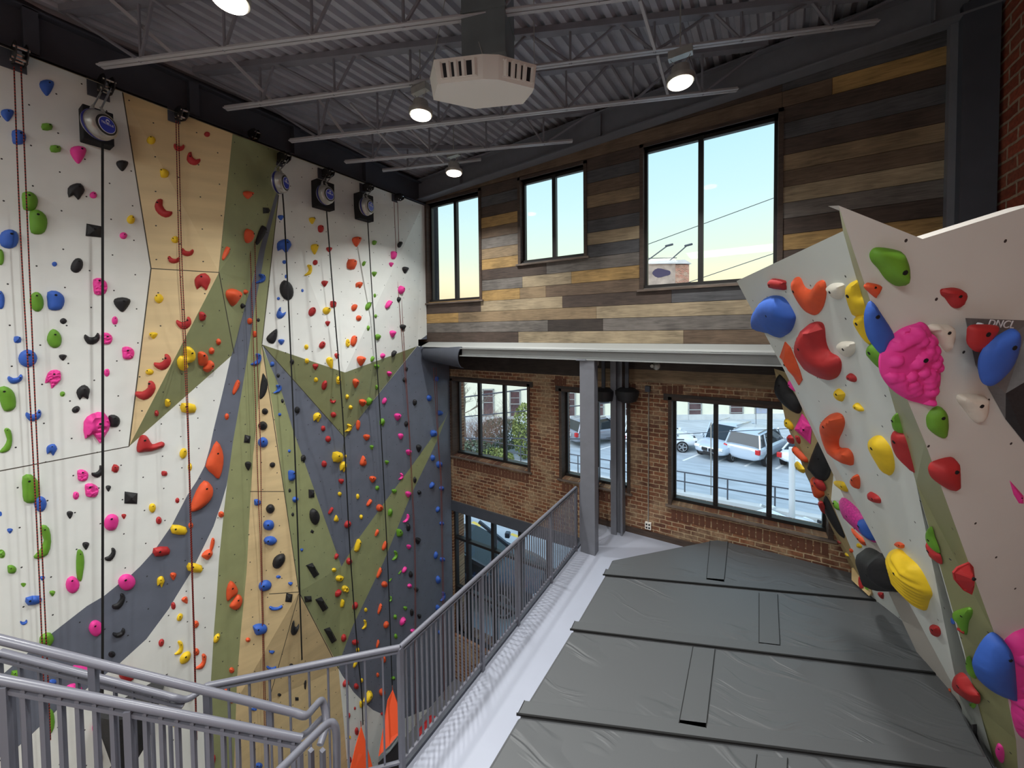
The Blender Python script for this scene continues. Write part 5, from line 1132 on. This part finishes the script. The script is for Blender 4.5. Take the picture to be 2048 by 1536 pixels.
mat_piece([sL[0], sL[1], sR[1], Vector((1.28, 6.8, zt)), Vector((.3, 6.83, zt)), apex], 0, [hflap(1), q4_((1413, 1160), (1448, 1165), (1456, 1084), (1420, 1082))], names[0])
mat_piece([sL[1], sL[2], sR[2], Vector((1.64, 5.75, zt)), Vector((1.58, 6.2, zt)), sR[1]], 1, [hflap(2), q4_((1518, 1288), (1560, 1293), (1555, 1190), (1518, 1187))], names[1])
mat_piece([sL[2], sL[3], sR[3], sR[2]], 2, [hflap(3), q4_((1358, 1448), (1412, 1458), (1430, 1299), (1386, 1295))], names[2])
mat_piece([sL[3], sL[4], sR[4], sR[3]], 3, [q4_((1500, 1640), (1570, 1645), (1575, 1518), (1514, 1511))], names[3])
mat_piece([sL[4], sL[5], sR[5], sR[4]], 4, [], names[4])
# low blue mat edge behind the wall foot
mb = MB(); a = onz(1856, 1262, .3); mb.box((1.66, 4.9, .0), (1.75, 5.7, .34)); tag(mb.build('blue_mat_edge', M['bluemat']), 'blue vinyl edge strip between the grey mats and the boulder wall foot', 'mat')
# pale blue chalk smudge
# ================================================================== RAILINGS
def rail_run(A, B, posts, label, n=None, hgt=1.07, name='guard_railing', base=0., spacing=.103, end=True, group='grey steel guard railings'):
    """A,B floor points"""
    A = Vector(A); B = Vector(B); root = thing(name, A, label, 'railing', group); up = Vector((0, 0, 1)); D = (B-A); Ln = D.length; D.normalize()
    mb = MB(); mb.tube([A+up*hgt, B+up*hgt], .021, 12); part(mb, 'handrail', M['railp'], root, True)
    mb = MB(); mb.tube([A+up*.1, B+up*.1], .016, 8); part(mb, 'bottom_rail', M['railp'], root, True)
    mb = MB(); mb.bar(A+up*(hgt-.035), B+up*(hgt-.035), .03, .012); part(mb, 'sub_rail', M['railp'], root)
    for t in posts:
        p = A+D*t*Ln; mb = MB(); mb.bar(p, p+up*hgt, .04, .04, up=D); part(mb, 'post', M['railp'], root)
    k = int(Ln/spacing)
    for i in range(1, k):
        p = A+D*(i*Ln/k)
        if any(abs(t*Ln-i*Ln/k) < .035 for t in posts): continue
        mb = MB(); mb.bar(p+up*.1, p+up*(hgt-.03), .014, .014, up=D); part(mb, 'baluster', M['railp'], root)
    return root
cor = Vector((-2.42, 2.08, 0)); lf = onz(414, 1371, 1.07); lf.z = 0
rail_run(cor, (-2.42, 5.8, 0), [0.0, .3, .5, .75, 1.], 'long grey guard railing running back along the mezzanine edge to the square column', spacing=.06)
rail_run((-2.42, 6.02, 0), (-2.42, YB-.02, 0), [0., 1.], 'short grey railing piece between the square column and the brick wall', spacing=.06)
rail_run(lf, cor, [0.0], 'grey guard railing crossing the lower middle, from stair head to the corner post', spacing=.125)
# stair guards (pipes given by where they run; real distances about two metres)
def stair_guard(top, hand, d0, d1, label, spacing, bal=.028, posts=(), low=1.3, hd=None):
    A, B = atd(*top[0], d0), atd(*top[1], d1); root = thing('stair_railing', A, label, 'railing', 'grey steel stair railings'); D = B-A; Ln = D.length; Du = D.normalized()
    mb = MB(); A2 = A-Du*.6
    if hd: mb.tube([A2, B], .021, 12); part(mb, 'top_rail', M['railp'], root, True)
    mb = MB(); mb.bar(A2-Vector((0, 0, .045)), B-Vector((0, 0, .045)), .03, .018); part(mb, 'sub_rail', M['railp'], root)
    if hand:
        pts = [atd(x, y, d) for x, y, d in hand]; pts[0] = pts[0]-(pts[1]-pts[0]).normalized()*(.6 if hd else .0)
        P_ = [pts[0], pts[0].lerp(pts[1], .93)]+catmull([tuple(p) for p in [pts[0].lerp(pts[1], .97)]+pts[1:]], 5, False) if len(pts) > 2 else pts
        mb = MB(); mb.tube(P_, .021, 12); part(mb, 'handrail', M['railp'], root, True)
        for t in hd or ():
            p = pts[0].lerp(pts[1], t); q = p-Vector((0, 0, .17)); mb = MB(); mb.bar(p, q, .03, .03, up=Du); part(mb, 'bracket', M['railp'], root)
    k = int((B-A2).length/spacing)
    for i in range(k+1):
        p = A2+Du*(i*spacing); big = i in posts; mb = MB(); w = bal*1.75 if big else bal; mb.bar(p-Vector((0, 0, .02)), p-Vector((0, 0, low)), w, w*.7, up=Du); part(mb, 'post' if big else 'baluster', M['railp'], root)
    return root
stair_guard([(0, 1359), (603, 1477)], [(0, 1279, 1.92), (612, 1431, 2.28), (628, 1415, 2.36), (641, 1402, 2.42), (648, 1412, 2.43), (652, 1450, 2.38), (640, 1490, 2.3)], 1.85, 2.2, 'near stair railing with doubled pipes sloping down across the lower left', .078, .026, posts=(8, 15), hd=(.47, .9))
stair_guard([(0, 1304), (366, 1400)], [(0, 1304, 2.5), (352, 1396, 2.65), (370, 1399, 2.68), (388, 1391, 2.72), (414, 1371, 2.8)], 2.5, 2.66, 'farther stair railing, its pipe joining the railing behind at the stair head', .12, .02, hd=())
root = thing('stair_railing', atd(656, 1447, 2.1), 'stair railing end loop rising at the bottom centre left', 'railing', 'grey steel stair railings')
mb = MB(); mb.tube(catmull([tuple(atd(*p)) for p in [(520, 1575, 1.7), (560, 1540, 1.8), (630, 1470, 2.0), (655, 1448, 2.08), (668, 1450, 2.1), (673, 1475, 2.1), (674, 1560, 2.1)]], 5, False), .02, 12); part(mb, 'handrail', M['railp'], root, True)
mb = MB(); mb.tube(catmull([tuple(atd(*p)) for p in [(590, 1478, 2.2), (612, 1467, 2.3), (640, 1440, 2.4), (650, 1435, 2.42)]], 5, False), .018, 10); part(mb, 'return_pipe', M['railp'], root, True)
for x in (600, 622, 645):
    mb = MB(); p = atd(x, 1500, 2.05); mb.bar(p, p-Vector((0, 0, .5)), .028, .02, up=(0, 1, 0)); part(mb, 'baluster', M['railp'], root)
# landing slab edge and stair flight under the rails
mb = MB()
A = atd(0, 1359, 1.85); B = atd(603, 1477, 2.2); Du = (B-A); 
for i in range(9):
    p = A+Du*(i/8)*1.3; mb.box((p.x+.05, p.y-.95, p.z-1.38), (p.x+.36, p.y-.02, p.z-1.2))
struct(mb.build('trim_6', M['steel']))
# ================================================================== OUTSIDE
mb = MB(); mb.box((-90, YB+.42, ZE-.2), (60, 90, ZE)); struct(mb.build('ground', M['asphalt']))
ctr = C+F*30
# curb wall and pipe rail outside
a = onz(1358, 985, -3.1); b = onz(1657, 1040, -3.1); d = (b-a).normalized(); a2 = a-d*16; b2_ = b+d*4
mb = MB(); nn = Vector((-d.y, d.x, 0)); nn = nn if nn.y > 0 else -nn
mb.prism([a2-nn*.0, b2_-nn*.0, b2_+nn*.35, a2+nn*.35], (0, 0, ZE+3.1)); tag(mb.build('curb_wall', M['concrete']), 'long low pale concrete curb wall outside below the pipe railing', 'curb wall')
root = thing('pipe_railing', a2+nn*.18, 'dark two-bar pipe railing on the concrete curb outside the windows', 'railing'); Lr = (b2_-a2).length
zz = [onz(1358, 952, 0)]
mb = MB(); 
for h in (.42, .82): mb.tube([a2+nn*.18+Vector((0, 0, h)), b2_+nn*.18+Vector((0, 0, h))], .028, 6)
part(mb, 'bar', M['darksteel'], root)
for i in range(int(Lr/1.55)):
    p = a2+nn*.18+d*(i*1.55+.7); mb = MB(); mb.tube([p, p+Vector((0, 0, .82))], .028, 6); part(mb, 'post', M['darksteel'], root)
# parking bay lines
mb = MB(); hd = (F*.6+R*.8); hd.z = 0; hd.normalize()
for k in range(9):
    p = onz(1180+k*62, 905+k*5.5, ZE); s_ = Vector((-hd.y, hd.x, 0))*.06; mb.prism([p-s_, p+s_, p+s_+hd*4.6, p-s_+hd*4.6], (0, 0, .008))
o = mb.build('bay_lines', M['paintline']); tag(o, 'white parking bay lines painted on the grey asphalt outside', 'road marking')
mb = MB()
for (x0, y0, x1, y1) in [(945, 1044, 962, 1052), (1022, 1068, 1038, 1074)]:
    p, q = onz(x0, y0, ZE), onz(x1, y1, ZE); s_ = (q-p).normalized().cross(Vector((0, 0, 1)))*.07; mb.prism([p-s_, p+s_, q+s_, q-s_], (0, 0, .008))
tag(mb.build('yellow_lines', M['yellowline']), 'short yellow dashes painted on the street seen through the lowest windows', 'road marking')
# building across the lot
Bc = C+F*31; Bc.z = ZE; bx = R.copy(); bx.z = 0; bx.normalize(); by = Vector((-bx.y, bx.x, 0))
root = thing('cream_building', Bc, 'long cream stucco building across the parking lot with tall sash windows', 'building')
def bp(u, z, d=0): return Vector((Bc.x, Bc.y, 0))+bx*u+by*d+Vector((0, 0, z))
mb = MB(); mb.prism([bp(-34, ZE), bp(34, ZE), bp(34, 2.4), bp(-34, 2.4)], by*8); part(mb, 'wall', M['cream'], root)
mb = MB(); mb.prism([bp(-34, ZE, -.06), bp(34, ZE, -.06), bp(34, ZE+.45, -.06), bp(-34, ZE+.45, -.06)], by*.06); part(mb, 'plinth', M['concrete'], root)
mb = MB(); mb.prism([bp(-34, 2.3, -.2), bp(34, 2.3, -.2), bp(34, 2.5, -.2), bp(-34, 2.5, -.2)], by*8.3); part(mb, 'parapet', M['trimw'], root)
wmat = mottle(new_mat('dark_window', (84, 62, 70), .25), (96, 74, 76), .4, 1.2)
wmat2 = mottle(new_mat('blue_window', (150, 160, 196), .25), (150, 165, 200), .25, 1.2, dark=(170, 160, 140))
for (x0, y0, x1, y1, m_) in [(967, 783, 986, 829, wmat), (1021, 786, 1039, 832, wmat), (1136, 789, 1149, 836, wmat), (1197, 792, 1206, 838, wmat), (1251, 795, 1262, 842, wmat), (1378, 797, 1401, 844, wmat), (1461, 806, 1484, 847, wmat), (1511, 808, 1535, 849, wmat2), (1300, 793, 1318, 842, wmat)]:
    p, q = onP(x0, y0, bp(0, 0), by), onP(x1, y1, bp(0, 0), by); u0, u1 = (p-bp(0, 0)).dot(bx), (q-bp(0, 0)).dot(bx); z1, z0 = p.z+.1, q.z
    mb = MB()
    for a_, b_ in ((u0-.1, u0), (u1, u1+.1)): mb.prism([bp(a_, z0-.1, -.06), bp(b_, z0-.1, -.06), bp(b_, z1+.1, -.06), bp(a_, z1+.1, -.06)], by*.06)
    for a_, b_ in ((z0-.14, z0), (z1, z1+.12), ((z0+z1)/2-.03, (z0+z1)/2+.03), (z0+(z1-z0)*.75-.02, z0+(z1-z0)*.75+.02)): mb.prism([bp(u0-.1, a_, -.06), bp(u1+.1, a_, -.06), bp(u1+.1, b_, -.06), bp(u0-.1, b_, -.06)], by*.06)
    wo = part(mb, 'window', M['trimw'], root)
    mb = MB(); mb.prism([bp(u0, z0, -.02), bp(u1, z0, -.02), bp(u1, z1, -.02), bp(u0, z1, -.02)], by*.02); w_ = Vector(root.location); mb.v = [tuple(Vector(v)-w_) for v in mb.v]; mb.build('pane', m_, wo)
# brick tower above the roof line
p = onP(1300, 568, bp(0, 0, 0), by); q = onP(1378, 568, bp(0, 0, 0), by); u0, u1 = (p-bp(0, 0)).dot(bx)-1.5, (q-bp(0, 0)).dot(bx); zt_ = onP(1350, 527, bp(0, 0), by).z
root = thing('brick_tower', bp(u0, 2.5), 'weathered brick roof tower with a dark painted tag, seen low in the big window', 'tower')
mb = MB(); mb.prism([bp(u0, 2.4), bp(u1-1.1, 2.4), bp(u1-1.1, zt_), bp(u0, zt_)], by*2.5); part(mb, 'pale_face', mottle(new_mat('weathered_render', (176, 160, 148), .9), (176, 160, 148), .3, 2), root)
mb = MB(); mb.prism([bp(u1-1.1, 2.4, -.03), bp(u1, 2.4, -.03), bp(u1, zt_-.1, -.03), bp(u1-1.1, zt_-.1, -.03)], by*2.4); part(mb, 'brick_face', brick_mat('tower_brick', 'X', (176, 104, 84), (120, 84, 66), (196, 180, 160)), root)
mb = MB(); mb.prism([bp(u0, zt_, -.15), bp(u1+.15, zt_-.05, -.15), bp(u1-.4, zt_+.28, -.15), bp(u0, zt_+.1, -.15)], by*2.8); part(mb, 'coping', M['concrete'], root)
mb = MB(); um = u0+(u1-u0)*.52; mb.prism([bp(um+.75*math.cos(t), zt_-.75+.35*math.sin(t)*(1+.2*math.cos(3*t)), -.01) for t in [k*PI/8 for k in range(16)]], by*.01); part(mb, 'painted_tag', new_mat('tag_paint', (70, 62, 88), .8), root)
mb = MB()
for (a_, b_) in ((u0+1.2, u0+3.0), (u1-1.6, u1-.1)): mb.tube([bp(a_, zt_+.2), bp(b_, zt_+1.5)], .05, 5); mb.tube([bp(b_-.25, zt_+1.4), bp(b_+.35, zt_+1.55)], .09, 5)
mb.tube([bp(u0, zt_+.45), bp(u1-1, zt_+.45)], .03, 5); part(mb, 'aerial', M['darksteel'], root)
# overhead wires
def wire(x0, y0, x1, y1, dist, label, r=.02):
    p, q = atd(x0, y0, dist), atd(x1, y1, dist); d_ = q-p; mb = MB(); A_ = p-d_*.6; B_ = q+d_*.6
    pts = [A_.lerp(B_, t/12)+Vector((0, 0, (t/12-.5)**2*.5-.0)) for t in range(13)]; s0 = pts[3].z-p.z
    mb.tube([A_.lerp(B_, t/12) for t in range(13)], r, 5); tag(mb.build('overhead_wire', M['darksteel']), label, 'wire', 'overhead wires outside')
wire(1303, 486, 1553, 394, 22, 'upper overhead wire crossing the sky in the big window', .022)
wire(1385, 562, 1553, 505, 22, 'lower overhead wire crossing the big window behind the boulder wall', .022)
wire(922, 795, 1055, 778, 18, 'upper dark cable crossing the leftmost lower window', .035); wire(922, 834, 1255, 802, 18, 'lower dark cable crossing the two left lower windows', .03)
wire(1358, 868, 1600, 856, 19, 'thin cable crossing over the parked cars', .018)
wire(920, 876, 1200, 878, 17, 'pale cable low across the leftmost lower window and shrubs', .03)
# slim poles
for (x, y0, y1, dist, r, lab, m_) in [(1422, 845, 1003, 15.5, .022, 'thin grey pole standing before the parked cars', 'alu'), (1584, 895, 1050, 12.5, .09, 'thick white post standing outside by the right edge of the window', 'whitepaint'), (1512, 790, 872, 24, .015, 'thin dark line pole before the cream building', 'darksteel')]:
    mb = MB(); mb.tube([atd(x, y0, dist), atd(x, y1, dist)], r, 10); tag(mb.build('pole', M[m_]), lab, 'pole', 'poles outside the windows')
# ---- cars
def car(center, heading, kind, paint, label, sc=1.):
    """generic car: body, windows, wheels, lamps; centre on the ground"""
    root = empty('parked_car', center, math.atan2(heading.y, heading.x)); tag(root, label, 'car', 'cars parked outside')
    Lh, Wh = 2.35*sc, .93*sc
    if kind == 'suv': Hh, hood, ws, rt, rf, rr = 1.75, 1.08, 1.15, .35, .42, -2.2
    else: Hh, hood, ws, rt, rf, rr = 1.45, .92, 1.05, .3, .35, -1.3
    def sec(x, zb, zs, zt2, ww, wt): return [(x, -ww, zb), (x, -ww*1.02, (zb+zs)/2), (x, -ww, zs), (x, -wt, zt2), (x, wt, zt2), (x, ww, zs), (x, ww*1.02, (zb+zs)/2), (x, ww, zb)]
    e = .3
    if kind == 'suv': prof = [(-Lh, .5, .9, 1.0, .78, .7), (-Lh+.06, .32, .98, 1.08, .88, .8), (-Lh+.35, .28, 1.0, 1.1, .92, .84), (0, .25, .98, 1.06, .94, .86), (1.1, .26, .96, 1.06, .93, .82), (1.9, .3, .88, 1.0, .88, .74), (2.25, .36, .74, .84, .8, .68), (Lh+.02, .46, .64, .7, .7, .6)]
    else: prof = [(-Lh, .5, .75, .85, .75, .65), (-Lh+.08, .34, .82, .94, .84, .74), (-1.3, .26, .86, .97, .9, .8), (0, .22, .86, .94, .92, .84), (1.1, .24, .84, .92, .9, .8), (1.9, .28, .74, .84, .85, .7), (2.25, .34, .6, .7, .76, .62), (Lh+.02, .42, .52, .56, .66, .56)]
    mb = MB(); o = None
    for i, p in enumerate(prof):
        s_ = [(a*sc, b*sc, c*sc) for a, b, c in sec(*p)]; k = mb.add(s_, []); o = k if o is None else o
        if i:
            for j in range(8): mb.f.append([k-8+j, k-8+(j+1) % 8, k+(j+1) % 8, k+j]); mb.mi.append(0)
    mb.f.append([o+j for j in range(8)]); mb.mi.append(0); mb.f.append([k+j for j in range(8)][::-1]); mb.mi.append(0)
    # roof shell with pillars
    if kind == 'suv': gh = [(-2.15, 1.02, .84), (-1.85, 1.68, .7), (.3, 1.75, .7), (1.25, 1.03, .82)]
    else: gh = [(-1.75, .92, .8), (-1.0, 1.38, .62), (.2, 1.44, .62), (1.25, .9, .8)]
    gh = [(a*sc, b*sc, c*sc) for a, b, c in gh]
    body = mb.build('body', paint, root, smooth=True); sub = body.modifiers.new('s', 'SUBSURF'); sub.levels = 1; sub.render_levels = 1
    mb = MB(); (x0, z0, w0), (x1, z1, w1), (x2, z2, w2), (x3, z3, w3) = gh
    mb.add([(x1, -w1, z1-.05), (x1, w1, z1-.05), (x2, w2, z2-.05), (x2, -w2, z2-.05), (x1+.1, -w1+.1, z1+.02), (x1+.1, w1-.1, z1+.02), (x2-.1, w2-.1, z2+.02), (x2-.1, -w2+.1, z2+.02)], [(4, 5, 6, 7), (0, 1, 5, 4), (1, 2, 6, 5), (2, 3, 7, 6), (3, 0, 4, 7), (0, 3, 2, 1)])
    for s_ in (-1, 1):
        for (a, b) in (((x0, z0), (x1, z1)), ((x2, z2), (x3, z3))): mb.bar((a[0], s_*w0, a[1]-.03), (b[0], s_*w1, b[1]-.03), .07, .09)
        xm = (x1+x2)/2; mb.bar((xm, s_*w1, z1-.05), (xm-.05, s_*w0*1.06, z0-.05), .05, .1)
        if kind == 'suv': mb.bar((x1+.55, s_*w1, z1-.05), (x1+.4, s_*w0*1.06, z0-.05), .05, .12)
    part_local = mb.build('roof', paint, root, smooth=True)
    mb = MB(); i_ = .02; mb.add([(x0, -w0, z0-.04), (x0, w0, z0-.04), (x1, -w1+i_, z1-.04), (x1, w1-i_, z1-.04), (x2, -w2+i_, z2-.04), (x2, w2-i_, z2-.04), (x3, -w3, z3-.04), (x3, w3, z3-.04)],
                [(0, 1, 3, 2), (4, 5, 7, 6), (0, 2, 4, 6), (1, 7, 5, 3)]); mb.build('windows', M['carglass'], root)
    for wx in (-1.42*sc, 1.42*sc):
        for s_ in (-1, 1):
            mb = MB(); mb.disc((wx, s_*.74*sc, .35*sc), (0, s_, 0), [(0, .33*sc), (.05, .36*sc), (.2, .36*sc), (.22, .3*sc)], 24); w = mb.build('wheel', M['tyre'], root, smooth=True)
            mb = MB()
            mb.disc((wx, s_*(.74*sc+.2), .35*sc), (0, s_, 0), [(0, .07), (.035, .06)], 10)
            for k in range(5):
                a = k*2*PI/5; mb.bar((wx, s_*(.74*sc+.225), .35*sc), (wx+math.cos(a)*.25*sc, s_*(.74*sc+.225), .35*sc+math.sin(a)*.25*sc), .07, .03, up=(0, 1, 0))
            for k in range(16):
                a, b = k*PI/8, (k+1)*PI/8; mb.bar((wx+math.cos(a)*.26*sc, s_*(.74*sc+.22), .35*sc+math.sin(a)*.26*sc), (wx+math.cos(b)*.26*sc, s_*(.74*sc+.22), .35*sc+math.sin(b)*.26*sc), .03, .03, up=(0, 1, 0))
            mb.build('rim', M['rim'], w)
    zl = .9 if kind == 'suv' else .74
    for s_ in (-1, 1):
        mb = MB(); mb.box((-Lh-.03, s_*.78*sc-.12, zl-.14), (-Lh+.16, s_*.78*sc+.1, zl+.12)); mb.build('tail_lamp', M['tail'], root, bevel=.03)
        mb = MB(); mb.box((Lh-.2, s_*.62*sc-.17, zl-.22), (Lh+.0, s_*.62*sc+.15, zl-.08)); mb.build('head_lamp', M['headl'], root, bevel=.03)
        mb = MB(); mb.box((.95*sc, s_*1.0*sc-.09, 1.0), (1.1*sc, s_*1.0*sc+.09, 1.16)); mb.build('mirror', paint, root, bevel=.03)
        if kind == 'suv': mb = MB(); mb.bar((x1+.1, s_*.62, z1+.06), (x2-.1, s_*.62, z2+.06), .04, .03); mb.build('roof_rail', M['chrome'], root)
    mb = MB()
    for s_ in (-1, 1): mb.box((Lh-.04, s_*.19-.16, .56), (Lh+.035, s_*.19+.16, .74))
    mb.box((Lh-.1, -.5, .34), (Lh+.03, .5, .44)); mb.build('grille', M['black'], root, bevel=.02)
    mb = MB(); mb.box((Lh-.02, -.26, .42), (Lh+.06, .26, .54)); mb.build('front_plate', M['black'], root)
    mb = MB(); mb.box((-Lh-.03, -.26, .7), (-Lh+.04, .26, .84)); mb.build('rear_plate', M['concrete'], root)
    return root
gr = lambda x, y: onz(x, y, ZE)
h1 = hd
car(gr(1481, 931)+h1*2.4, h1, 'suv', M['silver'], 'silver estate off-roader parked facing away, with large rear window', 1.02)
car(gr(1413, 923)+h1*2.5, -h1, 'suv', M['silver'], 'pale silver off-roader parked nose towards the window, dark twin grille', 1.0)
car(gr(1362, 905)-bx*1.0+by*1.2, (bx*.95-by*.25).normalized(), 'suv', M['whitepaint'], 'white crossover behind, partly hidden by the window post', .95)
car(gr(1192, 886)+bx*.2+by*.4, (bx*.9+by*.42).normalized(), 'suv', M['greypaint'], 'grey crossover parked behind the square column, in the narrow window', .98)
car(gr(1260, 905)+bx*.3+h1*2.3, h1, 'sedan', M['whitepaint'], 'white car just visible right of the second column', 1.)
car(gr(1592, 946)+h1*2.4, h1, 'sedan', M['whitepaint'], 'white saloon half hidden behind the boulder wall edge', 1.)
pz = onz(1560, 1040, -2.45); pz.z = ZE
car(pz, (bx*.85+by*.3).normalized(), 'sedan', M['whitepaint'], 'pale car just below the sill of the right window, only its roof and bonnet showing', 1.)
pz = onz(925, 1112, -2.9); pz.z = ZE
car(pz, (bx*.9-by*.25).normalized(), 'sedan', M['darkpaint'], 'dark blue-grey saloon on the street behind the lowest windows', 1.05)
# ---- trees and shrubs outside the leftmost lower window
def twigs(mb, p, d, ln, r, depth, rnd):
    q = p+d*ln; mb.tube([p, p.lerp(q, .5)+Vector((rnd.uniform(-.05, .05), rnd.uniform(-.05, .05), 0))*ln, q], r, 4, radii=[r, r*.8, r*.6], cap=False)
    if depth == 0: return
    for k in range(3 if depth > 1 else 4):
        a = rnd.uniform(0, 2*PI); s_ = Vector((math.cos(a), math.sin(a), rnd.uniform(-.1, .5)))*.75; nd = (d+s_).normalized(); twigs(mb, p.lerp(q, rnd.uniform(.45, 1)), nd, ln*rnd.uniform(.55, .8), r*.55, depth-1, rnd)
def bare_tree(base, h, label, seed, r=.14, depth=5):
    rnd = random.Random(seed); mb = MB(); p = Vector(base)
    for i in range(9):
        q = p+Vector((rnd.uniform(-.08, .08), rnd.uniform(-.08, .08), h/9)); mb.tube([p, q], r*(1-i/11), 7)
        if i > 1:
            for k in range(3): a = rnd.uniform(0, 2*PI); twigs(mb, q, Vector((math.cos(a), math.sin(a), .5)).normalized(), h*.16, r*.3, 3, rnd)
        p = q
    tag(mb.build('bare_tree', M['bark']), label, 'tree', 'bare winter trees outside')
def shrub(base, w, h, m_, label, seed, n=2600, cat='shrub'):
    rnd = random.Random(seed); root = thing('shrub', base, label, cat, 'shrubs outside the windows'); mb = MB()
    for i in range(n):
        while True:
            v = Vector((rnd.uniform(-1, 1), rnd.uniform(-1, 1), rnd.uniform(-1, 1)))
            if v.length < 1: break
        v = v.normalized()*(v.length**.4); p = Vector(base)+Vector((v.x*w/2, v.y*w/2, h/2+v.z*h/2)); a = Vector((rnd.uniform(-1, 1), rnd.uniform(-1, 1), rnd.uniform(-1, 1))).normalized()*.09; b = a.orthogonal().normalized()*.04
        mb.add([p-a, p+b, p+a, p-b], [(0, 1, 2, 3)])
    part(mb, 'foliage', M[m_], root)
    mb = MB()
    for k in range(6): twigs(mb, Vector(base), Vector((rnd.uniform(-.4, .4), rnd.uniform(-.4, .4), 1)).normalized(), h*.35, .03, 2, rnd)
    part(mb, 'stems', M['bark'], root)
g = lambda x, y, d_: Vector((atd(x, y, d_).x, atd(x, y, d_).y, ZE))
bare_tree(g(929, 850, 23), 7.4, 'tall bare tree at the left edge of the leftmost lower window', 3)
def bare_bush(base, h, label, seed):
    rnd = random.Random(seed); mb = MB()
    for k in range(12): twigs(mb, Vector(base)+Vector((rnd.uniform(-.7, .7), rnd.uniform(-.7, .7), 0)), Vector((rnd.uniform(-.4, .4), rnd.uniform(-.4, .4), 1)).normalized(), h*.42, .02, 4, rnd)
    tag(mb.build('bare_bush', new_mat('twig_brown', (132, 104, 92), .9)), label, 'bush', 'bare winter trees outside')
bare_bush(g(978, 850, 22), 3.6, 'bare brown bush in the middle of the leftmost lower window', 5)
bare_bush(g(950, 850, 21.5), 2.8, 'lower bare brown bush left of the middle in the same window', 9)
shrub(g(1003, 850, 24), 3.4, 1.9, 'leafdark', 'wide dark evergreen shrub low in the leftmost lower window', 1, 2400)
shrub(g(1050, 850, 22), 1.5, 3.3, 'leaf', 'tall yellow-green shrub at the right edge of the leftmost lower window', 2, 1500)
shrub(g(945, 870, 20.5), 2.6, 1.5, 'leafdark', 'low dark shrub beside the bare tree', 4, 1800)
shrub(g(985, 890, 20), 2.4, 1.2, 'leaf', 'low light green shrub before the dark evergreen', 6, 1800)
# orange street marker seen through the lowest window
mb = MB(); p = onz(941, 1175, ZE); mb.tube([p, p+Vector((0, 0, 1.1))], .05, 10); tag(mb.build('marker_post', new_mat('orange_post', (226, 90, 70), .6)), 'slim orange marker post on the street behind the lowest windows', 'post')
